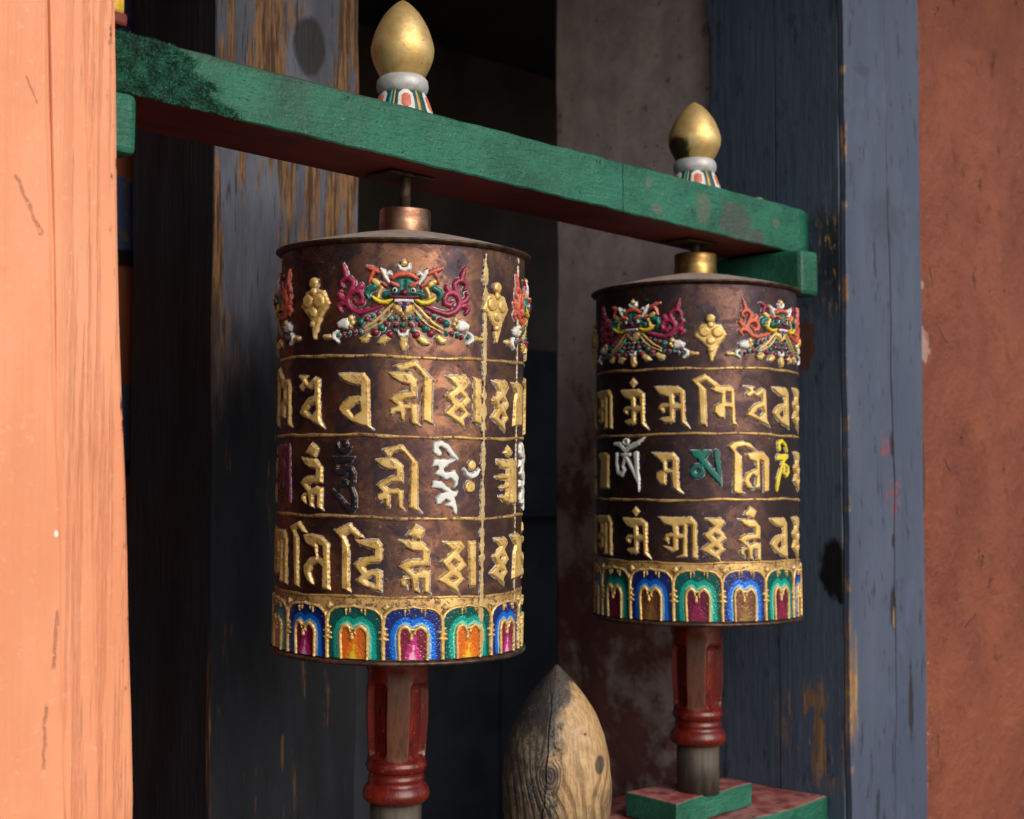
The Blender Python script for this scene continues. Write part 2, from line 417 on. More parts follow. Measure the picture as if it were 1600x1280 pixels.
def st_side(k, col, wood, dk, g, n2):
    o = k.xyz(); ax = (1, 2)
    b = k.mx(k.blot((-.076, 1.320), (.025, .040), axes=ax, nsc=42, wob=.5, soft=.22), k.blot((-.085, 1.285), (.006, .012), axes=ax, nsc=90))
    col = k.mix(b, col, (.004, .004, .005))
    ch = k.mul(k.blot((-.085, 1.74), (.04, .06), axes=ax, nsc=30, wob=.8, soft=.7), 1.)
    col = k.mix(k.mul(ch, .8), col, (.010, .008, .008))
    col = k.mix(k.mul(ch, k.rng(k.noise(150, 5, .65, k.co((1, 1, .3))), .56, .62)), col, wood)
    w = k.mul(k.blot((-.04, 1.10), (.045, .07), axes=ax, nsc=40, wob=.9, soft=.6), k.rng(k.noise(60, 5, .65, k.co((1, 1, .25))), .50, .58))
    col = k.mix(k.mul(w, .85), col, wood)
    e = k.mul(k.rng(k.add(o[1], k.mul(k.sub(n2, .5), .02)), -.094, -.099), k.rng(k.noise(24, 4, .6, k.co((0, 0, 1))), .50, .60))
    col = k.mix(e, col, wood)
    r = k.mul(k.blot((-.034, 1.625), (.013, .034), axes=ax, nsc=70, wob=.8, soft=.12), .85)
    return k.mix(r, col, (.12, .045, .018))
M['blue_front'] = m_blue('blue_grey_pillar_paint', (.056, .073, .120), (.078, .096, .147), st_front)
M['blue_side'] = m_blue('dark_blue_board_paint', (.064, .090, .138), (.088, .116, .168), st_side)
def m_worn():
    k = NT('weathered_blue_pillar'); g = k.noise(38, 5, .68, k.co((1, 1, .09))); g2 = k.noise(190, 4, .65, k.co((1, 1, .07))); n = k.noise(13, 4, .6, k.co((1, 1, .25)))
    o = k.xyz(); z = o[2]
    up = k.rng(k.add(z, k.mul(k.sub(n, .5), .30)), 1.52, 1.70)           # shade of beam and wheel painted in low down; higher up much paint is lost
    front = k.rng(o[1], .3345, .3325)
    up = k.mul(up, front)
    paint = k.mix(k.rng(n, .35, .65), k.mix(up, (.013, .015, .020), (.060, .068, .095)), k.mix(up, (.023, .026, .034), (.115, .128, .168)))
    wood = k.mix(k.rng(g2, .40, .60), (.060, .032, .018), (.235, .125, .058))
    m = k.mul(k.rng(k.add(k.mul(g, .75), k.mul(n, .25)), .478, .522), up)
    m = k.mx(m, k.mul(k.mul(k.rng(k.noise(45, 5, .65, k.co((1, 1, .12), (3, 3, 3))), .60, .65), front), .55))
    corner = k.mul(k.mul(k.rng(k.add(o[0], k.mul(k.sub(g, .5), .03)), -.008, -.011), k.rng(z, 1.28, 1.2)), k.rng(o[1], .340, .336))
    m = k.mx(m, corner)
    col = k.mix(m, paint, wood)
    col = k.mix(k.rng(g2, .58, .68, 0, .8), col, (.018, .014, .013))
    kn = k.mul(k.blot((.128, 1.990), (.024, .036), nsc=35, wob=.22, soft=.15), front)
    col = k.mix(k.mul(kn, .92), col, (.022, .020, .024))
    nrm = k.bump(k.add(g, k.mul(g2, .9)), .0042, .8); nrm = k.bump(k.math('SUBTRACT', 1., kn), .004, .6, nrm)
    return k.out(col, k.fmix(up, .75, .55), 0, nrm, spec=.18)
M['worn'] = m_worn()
def m_redwall():
    k = NT('red_ochre_plaster'); n = k.noise(5, 5, .6, dist=.5); n2 = k.noise(32, 6, .65); n3 = k.noise(180, 4, .6)
    col = k.mix(k.rng(n, .35, .68), (.152, .034, .015), (.208, .055, .023))
    col = k.mix(k.rng(n2, .54, .68, 0, .7), col, (.105, .022, .013)); col = k.mix(k.rng(k.noise(85, 5, .7), .58, .68, 0, .6), col, (.245, .070, .040))
    col = k.mix(k.rng(k.noise(18, 5, .6, k.co((1, 1, .3), (2, 2, 2))), .58, .72, 0, .5), col, (.235, .066, .028))
    pt = k.mx(k.blot((.910, 1.63), (.020, .022), nsc=70, wob=.9), k.mul(k.blot((.905, 1.10), (.02, .22), nsc=50, wob=.8, soft=.6), k.rng(k.noise(140, 4, .6), .62, .68)))
    pt = k.mx(pt, k.blot((.912, 1.72), (.008, .006), nsc=120, wob=.7))
    col = k.mix(k.mul(pt, .55), col, (.46, .34, .30))
    pit = k.rng(k.noise(26, 4, .6, k.co((1, 1, .6), (6, 1, 2))), .66, .72)
    rec = k.blot((.8985, 1.445), (.0085, .060), nsc=30, wob=.25, soft=.1)
    col = k.mix(k.mul(rec, .9), col, (.055, .038, .030))
    cr = k.mx(k.scratch((.955, 1.665), (.985, 1.640), .0012), k.mx(k.scratch((.935, 1.755), (.947, 1.715), .0012), k.scratch((1.02, 1.22), (1.06, 1.235), .0016)))
    cr = k.mx(cr, k.mx(k.scratch((.965, 1.47), (.990, 1.45), .002), k.scratch((1.0, 1.95), (1.02, 1.90), .001)))
    fl = k.mul(k.rng(k.noise(150, 5, .7, k.co(loc=(3, 3, 0))), .665, .69), k.rng(k.noise(9, 3, .6, k.co(loc=(8, 0, 0))), .46, .56))
    col = k.mix(k.mul(fl, .8), col, (.40, .20, .15)); col = k.mix(k.mul(cr, .45), col, (.07, .016, .012))
    nrm = k.bump(k.sub(k.add(k.mul(n, 1.), k.mul(n2, .8)), k.add(k.mul(pit, 1.2), k.add(cr, rec))), .011, .8); nrm = k.bump(n3, .0018, .7, nrm)
    return k.out(col, .72, 0, nrm)
M['redwall'] = m_redwall()
def m_plaster():
    k = NT('stained_niche_plaster'); n = k.noise(7, 6, .62, dist=.6); n2 = k.noise(26, 5, .65); z = k.xyz()[2]
    col = k.mix(k.rng(n2, .35, .65), (.35, .285, .28), (.44, .365, .355))
    lo = k.rng(z, 1.72, 1.30)
    m = k.rng(k.add(k.add(k.mul(n, .6), k.mul(n2, .4)), k.mul(lo, .14)), .55, .68)
    col = k.mix(k.mul(m, .9), col, (.13, .032, .024))
    col = k.mix(k.rng(k.noise(60, 4), .64, .72, 0, .6), col, (.05, .02, .018))
    return k.out(col, .8, 0, k.bump(n2, .003, .5))
M['plaster'] = m_plaster()
def m_dark(name, a, b):
    k = NT(name); n = k.noise(6, 5, .6); n2 = k.noise(40, 4, .6)
    return k.out(k.mix(k.rng(n, .35, .65), a, b), .8, 0, k.bump(n2, .002, .4))
M['soot'] = m_dark('sooty_wall', (.17, .14, .125), (.25, .21, .185))
M['blackwood'] = m_dark('black_board', (.11, .12, .145), (.17, .185, .22))
M['ceil'] = m_dark('sooty_ceiling', (.05, .04, .034), (.07, .06, .05))
M['ground'] = m_dark('courtyard_stone', (.070, .066, .06), (.10, .094, .085))
def m_mural():
    k = NT('dim_painted_panel'); z = k.xyz()[2]; n = k.noise(50, 4, .6)
    f = k.math('FRACT', k.mul(k.sub(z, .72), 3.55))
    col = k.mix(k.rng(f, .60, .63), (.42, .12, .045), (.10, .14, .30))
    col = k.mix(k.mul(k.rng(n, .56, .62), k.rng(f, .6, .63)), col, (.30, .22, .10))
    col = k.mix(k.rng(k.math('ABSOLUTE', k.sub(f, .61)), .05, .03), col, (.02, .01, .01))
    return k.out(col, .7)
M['mural'] = m_mural()
def m_gilt(name='gilded_wood', scorch=False):
    k = NT(name); n = k.noise(34, 5, .65); n2 = k.noise(260, 5, .7); n3 = k.noise(120, 4, .65)
    col = k.mix(k.rng(n, .38, .62), (.66, .43, .15), (.82, .60, .27))
    col = k.mix(k.rng(n2, .58, .70, 0, .4), col, (.42, .25, .07))
    col = k.mix(k.rng(n3, .67, .71, 0, .7), col, (.20, .115, .04))
    if scorch: col = k.mix(k.mul(k.blot((-.024, .052), (.013, .018), nsc=70, wob=.5), .93), col, (.022, .016, .010))
    return k.out(col, k.rng(n2, .3, .7, .34, .52), .62, k.bump(k.add(n2, k.mul(n3, .6)), .0005, .5))
M['gilt'] = m_gilt(); M['gilt_scorched'] = m_gilt('scorched_gilded_wood', True)
def flat(name, c, rough=.45, metal=0., var=.25):
    k = NT(name); n = k.noise(90, 4, .6); n2 = k.noise(330, 3)
    col = k.mix(k.rng(n, .35, .65), c, tuple(x * (1 - var) for x in c)); col = k.mix(k.rng(n2, .64, .73, 0, .5), col, tuple(x * .35 for x in c))
    return k.out(col, rough, metal, k.bump(n2, .0005, .4))
M['silver'] = flat('silver_paint', (.52, .53, .54), .5, .2)
M['f_teal'] = flat('dark_teal_petal_paint', (.012, .085, .085)); M['f_white'] = flat('white_petal_paint', (.72, .70, .68)); M['f_coral'] = flat('coral_petal_paint', (.62, .16, .09))
M['f_ochre'] = flat('ochre_petal_paint', (.55, .32, .06)); M['f_aqua'] = flat('turquoise_petal_paint', (.05, .34, .32))
M['yellow'] = flat('yellow_bracket_paint', (.68, .42, .03), .5, 0, .35)
M['stone'] = flat('pink_pebble', (.50, .34, .28), .7)
M['moss'] = flat('painted_fuzz', (.016, .140, .088), .8, 0, .7)
def m_bud():
    k = NT('weathered_carved_wood'); n = k.noise(18, 5, .65); g = k.noise(260, 4, .65, k.co((1, 1, .06))); mot = k.noise(75, 5, .7)
    o = k.xyz(); x, z = o[0], o[2]
    def dist(cx, cz):
        a = k.mul(k.sub(x, cx), 1.3); b = k.mul(k.sub(z, cz), .75)
        return k.math('SQRT', k.add(k.mul(a, a), k.mul(b, b)))
    d1 = dist(-.010, .098); d2 = dist(.046, .105)
    # plain-sawn grain: steep arcs that bend round the knots
    push = k.add(k.mul(k.rng(d1, .045, .0), .020), k.mul(k.rng(d2, .035, .0), -.016))
    ph = k.add(k.mul(k.add(x, push), 620.), k.add(k.mul(k.mul(z, z), 520.), k.mul(k.noise(12, 3, .5, k.co((1, 1, .25))), 22.)))
    rg = k.rng(k.math('SINE', ph), -.2, 1.)
    kr = k.rng(k.math('SINE', k.add(k.mul(d1, 1500.), k.mul(k.noise(60, 2), 8.))), -.3, 1.)
    nk = k.rng(d1, .022, .014)
    rg = k.fmix(nk, rg, kr)
    low = k.rng(k.add(z, k.mul(k.sub(n, .5), .12)), .150, .090)           # grain stands out lower down, the top is worn smooth
    warm = k.mix(k.rng(g, .38, .62), (.34, .205, .088), (.50, .325, .155))
    warm = k.mix(k.mul(k.mul(rg, low), .62), warm, (.165, .085, .033))
    grey = k.mix(k.rng(mot, .40, .60), (.050, .042, .033), (.175, .138, .090))
    grey = k.mix(k.mul(rg, .65), grey, (.045, .032, .022))
    lm = k.rng(k.add(x, k.add(k.mul(k.sub(n, .5), .06), k.mul(k.sub(mot, .5), .02))), .008, -.010)
    lm = k.mx(lm, k.mul(k.rng(k.add(z, k.mul(k.sub(n, .5), .16)), .085, .040), .75))
    col = k.mix(lm, warm, grey)
    kn = k.mx(k.blot((-.010, .098), (.009, .011), nsc=70, wob=.3, soft=.4), k.blot((.046, .106), (.0055, .010), nsc=60, wob=.15, soft=.2))
    kn = k.mx(kn, k.mx(k.blot((.030, .140), (.0018, .0014), nsc=90, wob=.2), k.blot((.037, .026), (.007, .009), nsc=60)))
    col = k.mix(k.mul(kn, .85), col, (.022, .019, .018))
    tipd = k.rng(k.add(k.sub(z, k.mul(x, 1.5)), k.mul(k.sub(k.noise(55, 5, .75), .5), .10)), .148, .172)
    tipd = k.mul(tipd, k.rng(z, .13, .16))
    col = k.mix(k.mul(tipd, .92), col, (.022, .021, .024))
    blk = k.mul(k.rng(k.noise(95, 5, .75, k.co((1, 1, .6))), .57, .63), k.mx(k.mul(lm, .9), k.mul(k.rng(k.math('ABSOLUTE', k.add(x, .006)), .012, .004), 1.)))
    col = k.mix(k.mul(blk, .85), col, (.030, .024, .020))
    cr = k.mul(k.rng(k.math('ABSOLUTE', k.add(k.add(x, .0235), k.add(k.mul(z, -.085), k.mul(k.sub(k.noise(30, 3), .5), .010)))), .0016, .0006), k.rng(z, .19, .15))
    col = k.mix(k.mul(cr, .95), col, (.02, .013, .008))
    nrm = k.bump(k.sub(k.sub(k.mul(g, .5), k.mul(k.mul(rg, low), .4)), k.add(k.mul(cr, 2.), k.sub(k.mul(blk, .6), k.mul(mot, .8)))), .0026, .85)
    return k.out(col, .48, 0, nrm)
M['bud'] = m_bud()
GL={
'da':[('P',[-188,261,85,268,140,196,150,-236,188,-268,122,-245,33,-221,-46,-192,-128,-129,-178,-74,-130,-7,-63,35,51,51,46,144,-32,156,-113,187,-169,230]),('H',[-61,-86,-15,-43,42,-13,56,-91,-14,-143])],
'va':[('P',[-194,237,-37,237,-65,199,-29,170,56,222,125,198,137,-149,194,-237,121,-209,-14,-156,-159,-103,-120,-35,-48,27,54,60,55,143,-2,111,-65,139,-118,107,-161,114,-169,151,-118,182]),('H',[-49,-82,-3,-32,68,-7,82,-67,14,-122])],
'hri':[('P',[-175,254,17,315,35,312,203,135,200,-246,229,-306,104,-254,104,151,24,245,-48,214,-120,209]),('P',[-229,199,-6,190,53,122,52,-38,-50,-58,-92,-77,-73,-107,35,-96,66,-119,65,-261,99,-315,32,-298,-5,-280,-13,-154,-49,-154,-59,-263,-101,-261,-108,-185,-144,-186,-174,-216,-210,-193,-193,-144,-133,-119,-212,-60,-165,-11,-87,14,-21,21,-22,81,-101,95,-185,139])],
'ksha':[('P',[-136,247,88,259,140,184,69,108,150,19,78,-51,138,-117,66,-173,82,-259,-31,-182,-150,-111,-66,-30,-146,53,-29,141]),('H',[20,76,63,40,14,2,-27,44]),('H',[15,-65,58,-100,17,-138,-32,-109])],
'bar':[('P',[-51,235,47,206,51,-235,-44,-194])],
'pra':[('P',[-155,215,76,220,155,186,149,-209,-91,-220,-68,22,-37,106])],
'hum':[('S',[-60,313,15,-42,259,23,7,232,25,54,248,22,80,278,11]),('S',[16,311,33,16,310,33]),('P',[-122,185,120,188,89,139,-5,120,-46,119,-110,130]),('S',[-74,119,24,-80,58,27,-45,40,30,11,35,30,30,72,24,83,73,25,107,25,27,105,-48,25,86,-96,24,120,-180,25,122,-288,27]),('S',[46,-73,24,-21,-86,21,-34,-129,18]),('S',[-112,-125,9,-40,-196,24,30,-272,30,97,-313,33]),('S',[-2,-31,12,46,-55,15])],
'hrib':[('P',[-159,271,3,321,33,318,187,148,187,-267,230,-321,102,-273,105,166,40,249,4,267,-55,239,-67,206,-109,205]),('P',[-230,179,-55,194,0,164,45,123,48,-33,-57,-35,-123,-72,-86,-95,-2,-94,49,-112,45,-268,73,-298,0,-274,-13,-148,-73,-149,-72,-275,-114,-270,-127,-198,-157,-222,-206,-187,-194,-151,-152,-126,-208,-67,-154,-18,-88,13,-28,38,-29,86,-89,85,-168,114])],
'hrih':[('S',[-67,242,27,-93,263,30,-100,317,27,-49,336,27,9,307,25,70,235,24,118,193,15]),('P',[-117,184,118,186,31,137,-20,94,0,58,99,77,138,22,128,-51,88,-99,94,-26,53,10,8,-8,-64,34,-108,45,-71,94,-78,124,-134,118]),('P',[-120,-15,-44,-21,35,-81,82,-117,136,-118,116,-160,96,-172,125,-269,126,-336,92,-330,71,-269,5,-251,50,-214,4,-190,-41,-238,-85,-244,-86,-184,-49,-136,16,-123,-43,-93,-138,-82])],
'dots':[('S',[9,102,45,10,102,45]),('S',[-10,-102,57,-9,-102,57])],
'cres':[('S',[-87,32,12,-53,-11,21,-1,-32,23,52,-11,21,87,32,12])],
'jam':[('P',[15,290,109,224,33,164,-74,217]),('P',[-185,151,146,154,186,106,202,-290,77,-280,57,-134,47,-286,-74,-257,-145,-206,-12,-196,-14,-133,-101,-144,-136,-118,-15,-89,-16,-45,-148,-43,-202,-18,-138,0,-4,6,-6,63,-118,69,-174,107])],
'ti':[('P',[-299,262,-125,323,-5,208,-82,211,-145,263,-199,230,-141,152,-123,-296,-107,-319,-193,-301,-221,185]),('P',[-71,193,65,206,180,186,268,117,280,-276,299,-323,191,-305,190,-105,138,-71,73,-93,40,-168,94,-284,6,-250,-42,-174,-53,-101,19,-29,112,-12,86,72,-21,110]),('H',[126,111,190,89,200,-19,137,-23])],
'dhi':[('P',[-247,255,-71,327,66,196,-10,194,-69,240,-128,208,-77,113,-67,-277,-46,-327,-153,-293,-158,171]),('P',[-29,175,202,180,239,127,247,-4,223,-35,132,-43,70,-80,102,-115,200,-101,243,-118,243,-310,154,-288,67,-260,-10,-209,40,-153,-31,-59,13,-10,88,16,161,30,167,84,105,100,17,128]),('H',[85,-200,158,-162,177,-173,178,-239,123,-229])],
'nam':[('P',[-4,331,95,271,50,178,-89,229]),('P',[-155,180,-113,177,-41,175,56,172,144,90,143,-66,36,-65,-49,-83,0,-125,73,-90,150,-114,144,-295,163,-331,82,-306,80,-186,37,-179,27,-263,46,-311,-21,-299,-35,-185,-83,-197,-64,-281,-130,-245,-143,-191,-107,-167,-47,-161,-163,-66,-110,-23,-50,1,59,1,58,73,-15,79,-88,109])],
'kshab':[('P',[-109,252,92,258,136,199,73,131,161,19,83,-33,134,-108,57,-178,94,-258,-44,-174,-161,-105,-46,-23,-125,63,-2,163]),('H',[6,78,61,52,27,17,-14,54]),('H',[8,-79,42,-99,9,-122,-25,-103])],
'barb':[('P',[-51,218,47,218,51,-216,-29,-218])],
'ma':[('P',[-215,247,75,243,157,186,163,-165,215,-247,111,-187,100,-30,36,-29,36,-164,5,-186,-72,-188,-151,-138,-25,-103,-29,-5,-87,-12,-87,-57,-119,-56,-159,-25,-159,12,-126,38,-32,43,-36,115,-134,147,-182,194]),('H',[29,151,90,149,101,45,37,46])],
'mi':[('P',[-282,234,-119,304,59,174,-16,143,-112,225,-187,203,-106,121,-101,-304,-182,-281,-202,144]),('P',[-54,128,6,162,175,171,230,124,243,-249,282,-301,187,-287,181,-94,119,-87,110,-214,42,-207,-25,-140,-10,-65,58,-28,66,69,-9,91]),('H',[124,89,174,89,173,-27,127,-27])],
'om':[('S',[-195,127,24,-196,5,24,-172,-88,26,-102,-115,26,-63,-66,24,-90,-12,19]),('P',[-124,137,46,138,36,100,-101,95]),('S',[-36,109,30,-79,3,21]),('S',[-25,86,22,75,-67,24,150,-203,22]),('S',[119,122,36,136,-67,26,159,-218,19,159,-316,7]),('S',[-233,251,21,-135,241,30,-46,170,28,37,214,30,152,257,26,233,316,7]),('S',[5,272,16,-3,255,16,-23,245,16,-48,246,16,-68,257,16,-76,274,16,-68,291,16,-47,301,16,-22,300,16,-3,289,16,5,272,16])],
'mab':[('P',[-194,239,76,237,136,166,142,-176,194,-239,119,-214,66,-169,52,-5,-10,-5,-11,-139,-81,-132,-137,-65,-129,3,-49,32,-56,114,-128,182]),('H',[-1,144,60,144,60,39,-2,47])],
'mat':[('P',[-174,203,67,203,27,136,-32,76,-139,126]),('S',[-51,106,36,17,17,36,105,-81,36,164,-160,24,174,-203,10]),('S',[127,179,38,145,18,32,164,-140,24]),('S',[-36,-38,30,-48,-73,30,-77,-94,30,-113,-94,30,-143,-73,30,-154,-38,30,-142,-3,30,-113,18,30,-77,18,30,-47,-3,30,-36,-38,30]),('S',[-2,67,28,-52,21,28])],
'tib':[('P',[-281,251,-202,300,-89,313,12,284,101,203,12,217,-73,246,-163,230,-179,200,-99,134,-102,-275,-61,-298,-135,-313,-218,-283,-211,170]),('P',[-57,164,83,195,205,182,281,108,276,-275,190,-290,184,69,137,91,143,-238,60,-245,80,-111,35,-82,-9,-141,60,-260,-44,-238,-93,-157,-50,-67,81,-14,72,68,-7,90])],
'ni':[('S',[-64,207,26,-76,275,24,-11,307,22,59,263,21,96,188,19]),('P',[-102,146,128,150,119,104,41,57,26,27,-30,-80,-108,-307,-132,-292,-124,-141,-28,26,-1,72,-127,78]),('S',[41,27,19,125,-2,19,132,-63,19,83,-110,19,25,-72,19,40,-3,15])],
'maa':[('P',[-234,236,163,240,228,166,234,-240,167,-233,169,144,118,151,116,-226,-18,-228,57,-190,65,-12,13,-13,12,-146,-63,-177,-187,-90,-55,-110,-55,1,-93,0,-101,-74,-163,-30,-139,37,-55,60,-62,127,-155,155]),('H',[14,135,66,135,65,47,21,46])],
'k_scroll':[('S',[210,1348,11,312,1308,16,416,1283,19,485,1307,21,540,1365,24,544,1420,24,516,1468,22,466,1494,21,413,1476,20,385,1430,20,399,1381,20,441,1369,19,473,1400,12]),('S',[533,1449,22,493,1531,21,487,1575,21,525,1610,20,575,1611,19,610,1579,17,605,1543,15,585,1527,7]),('S',[558,1615,22,574,1676,22,585,1717,15,601,1753,5]),('S',[434,1507,29,412,1536,25]),('S',[556,1395,20,612,1429,21,635,1466,19,617,1494,12]),('S',[545,1360,17,602,1379,20,637,1346,19,609,1304,10])],
'k_tuft':[('S',[225,1660,14,265,1681,20,316,1704,22,357,1716,12]),('S',[286,1677,19,312,1629,15,328,1576,9])],
'k_horn':[('S',[137,1562,12,176,1623,21,200,1673,20,220,1699,7]),('S',[121,1646,11,146,1661,12,176,1628,15])],
'k_cheek':[('S',[247,1557,27,282,1583,25]),('S',[208,1516,20,233,1467,17,239,1428,15])],
'k_paw':[('S',[278,1524,29,329,1502,27,351,1458,22,320,1412,10])],
'k_face':[('P',[-8,1617,53,1614,102,1586,128,1542,119,1493,148,1494,203,1481,209,1437,169,1416,119,1448,60,1437,-6,1435])],
'k_crest':[('P',[-9,1674,52,1671,107,1640,141,1612,102,1591,53,1616,-8,1620])],
'k_brow':[('S',[54,1535,12,88,1548,17,115,1562,12])],
'k_eye':[('S',[82,1494,26,82,1494,26])],
'k_pupil':[('S',[82,1494,13,82,1494,13])],
'k_nose':[('S',[1,1470,30,2,1470,30])],
'k_mouth':[('S',[-6,1429,15,61,1427,15,124,1434,12])],
'k_teeth':[('P',[-5,1416,85,1410,86,1383,-5,1386])],
'k_ear':[('S',[167,1539,14,197,1560,11])],
'k_tusk':[('S',[105,1409,9,155,1381,17,210,1380,19,259,1404,16,292,1431,7])],
'k_moon':[('S',[-52,1725,12,-32,1696,17,3,1691,20,37,1707,17,46,1742,10])],
'k_jewel':[('S',[-5,1755,27,-4,1755,27])],
'k_chin':[('P',[-5,1376,56,1378,96,1364,102,1315,58,1274,-3,1248])],
'k_gem':[('P',[-5,1366,23,1342,-4,1302,-31,1341])],
'k_sidegem':[('S',[35,1370,19,39,1370,19])],
'k_ribbon':[('S',[96,1374,12,141,1331,15,211,1255,15,283,1193,15,376,1138,9]),('S',[107,1300,7,157,1233,9,233,1171,9,366,1108,6])],
'k_wbell':[('P',[536,1235,598,1224,654,1192,635,1146,538,1131,515,1164])],
'k_gball':[('S',[503,1233,25,504,1233,25]),('S',[487,1188,20,488,1188,20]),('S',[510,1159,17,510,1159,17])],
'k_gbell':[('P',[295,1060,331,1086,420,1041,399,1000,347,998])],
'k_gbell2':[('P',[126,1035,155,1070,215,1048,245,999,216,984,176,987])],
'k_wmoon':[('S',[647,1112,10,683,1089,17,684,1054,20,637,1012,10])],
'k_tip':[('S',[727,1062,20,790,1060,22])],
'k_cmoon':[('S',[-47,1110,9,-37,1081,16,-5,1067,19,27,1082,16,38,1112,9])],
'k_cbell':[('P',[-32,1051,27,1052,43,969,14,925,-15,929,-38,987])],
'k_bead0':[('S',[236,1275,20,237,1275,20])],
'k_bead1':[('S',[290,1250,20,290,1250,20])],
'k_bead2':[('S',[344,1225,30,344,1225,30])],
'k_bead3':[('S',[407,1196,37,407,1196,37])],
'k_bead4':[('S',[130,1227,24,131,1227,24])],
'k_bead5':[('S',[158,1181,24,158,1181,24])],
'k_bead6':[('S',[203,1141,34,204,1141,34])],
'k_bead7':[('S',[259,1098,37,260,1099,37])],
'k_bead8':[('S',[68,1230,20,69,1230,20])],
'k_bead9':[('S',[72,1167,24,72,1167,24])],
'k_bead10':[('S',[85,1118,22,85,1118,22])],
'k_bead11':[('S',[122,1079,35,123,1079,35])],
'k_bead12':[('S',[411,1102,22,411,1102,22])],
'k_bead13':[('S',[467,1102,25,468,1102,25])],
'k_bead14':[('S',[525,1090,24,525,1090,24])],
'k_bead15':[('S',[572,1075,22,573,1075,22])],
'k_bead16':[('S',[636,1074,21,636,1074,21])],
'k_cb0':[('S',[-2,1224,27,-2,1224,27])],
'k_cb1':[('S',[-6,1165,25,-6,1165,25])],
'k_cb2':[('S',[-15,1120,24,-15,1120,24])],
'p_body':[('P',[4,1596,121,1578,197,1448,100,1315,81,1259,24,1109,-14,1109,-40,1277,-105,1352,-197,1428,-122,1577])],
'p_balls':[('S',[-2,1652,56,-2,1650,56]),('S',[-74,1483,71,-72,1483,71]),('S',[72,1474,71,74,1474,71]),('S',[-4,1371,56,-2,1371,56]),('S',[-4,1258,37,-4,1256,37]),('S',[-3,1567,41,-1,1567,41])],
'a_frame':[('S',[-299,-1972,27,-305,-1596,27,-278,-1548,23,-225,-1509,20,-150,-1490,20,-64,-1492,18,-2,-1476,18,61,-1493,18,155,-1492,20,228,-1512,20,286,-1557,23,307,-1601,27,316,-1980,27]),('S',[-85,-1514,20,-84,-1557,12]),('S',[-42,-1514,16,-42,-1538,11]),('S',[83,-1515,16,83,-1539,11]),('S',[122,-1515,20,122,-1559,12]),('S',[-303,-1714,30,-352,-1721,14]),('S',[-302,-1741,30,-254,-1740,16]),('S',[-302,-1779,33,-345,-1780,15]),('S',[-302,-1784,33,-248,-1786,15]),('S',[-303,-1693,30,-265,-1687,16]),('P',[-275,-1440,-231,-1482,-279,-1526,-334,-1484])],
'a_inner':[('S',[-132,-1981,24,-143,-1798,24,-146,-1734,24,-126,-1680,26,-83,-1659,25,-45,-1680,23,-33,-1718,19,-49,-1734,11]),('S',[151,-1985,24,151,-1802,24,150,-1737,24,119,-1688,26,74,-1665,25,31,-1686,23,15,-1724,19,32,-1751,11]),('S',[-17,-1745,24,-16,-1777,27]),('S',[-39,-1691,19,31,-1692,19])],
'a_panel':[('P',[-299,-1977,-305,-1596,-268,-1531,-150,-1492,-2,-1479,155,-1495,274,-1541,307,-1601,313,-1986])],
'a_door':[('P',[-126,-1980,-141,-1745,-115,-1691,-77,-1669,-12,-1713,74,-1671,130,-1699,150,-1748,154,-1985])]}
# ------------------------------------------------------------------ setting
def fbox(name, lo, hi, mat, label=None, cat=None, kind=None, **kw):
    o = rough_box(name, lo, hi, mat, **kw); facade(o); tag(o, label, cat, None, kind); return o
g = meshobj('ground', [(-60, -60, 0), (60, -60, 0), (60, 60, 0), (-60, 60, 0)], [(0, 1, 2, 3)], M['ground']); tag(g, kind='structure')
fbox('porch_ceiling', (-3.2, -.55, 2.52), (3.2, 1.9, 2.60), M['ceil'], kind='structure', bev=0, cell=.3, amp=0)  # unseen; the overhang is set to keep sky light out of the interior
fbox('doorway_back_wall', (-3.0, 1.50, 0.004), (3.0, 1.60, 2.515), M['soot'], kind='structure', bev=0, cell=.2, amp=.002)
fbox('doorway_side_wall', (-3.1, -.02, 0.004), (-3.005, 1.49, 2.515), M['soot'], kind='structure', bev=0, cell=.3, amp=.002)
# plastered jamb behind the right pillar
o = fbox('plaster_jamb', (.705, .135, .004), (.93, .446, 2.515), M['plaster'], 'stained white plaster jamb with red-brown patches behind the far wheel', 'wall', cell=.045, amp=.0008, bev=.006, seed=4)
# red wall
o = fbox('red_wall', (.8935, -.088, .004), (2.6, .12, 2.515), M['redwall'], 'red ochre plastered wall right of the blue-grey pillar', 'wall', cell=.022, amp=.0022, bev=.006, seed=9, nmax=110)
# dim painted panel at the far left, seen between the orange post and the left pillar
o = fbox('painted_panel', (-.9, .60, .004), (.16, .65, 2.515), M['mural'], 'dim orange and blue painted panel in the gap beside the orange post', 'panel', bev=0, cell=.2, amp=0)
fbox('added_left_wall', (-3.1, -.05, .004), (-.645, .10, 2.515), M['redwall'], kind='structure', bev=0, cell=.2, amp=.002, seed=8)  # unseen, added to shut out light from the left and darken the interior
fbox('added_low_wall', (-.372, .02, .004), (.6885, .13, .952), M['redwall'], kind='structure', bev=0, cell=.2, amp=.002, seed=18)  # unseen, added to stop light getting in under the lower rail
# dark door leaf inside the doorway
dl = empty('inner_door', 'dark grey-blue boarded door in the shadow between the two pillars', 'door'); facade(dl)
for i in range(4):
    rough_box('board', (.42 + i * .252, 1.05, .05), (.668 + i * .252, 1.09, 1.72), M['blackwood'], dl, bev=.004, cell=.2, amp=.002, seed=20 + i)
rough_box('rail', (.42, 1.02, 1.35), (1.424, 1.048, 1.45), M['blackwood'], dl, bev=.004, cell=.2, amp=.001, seed=31)

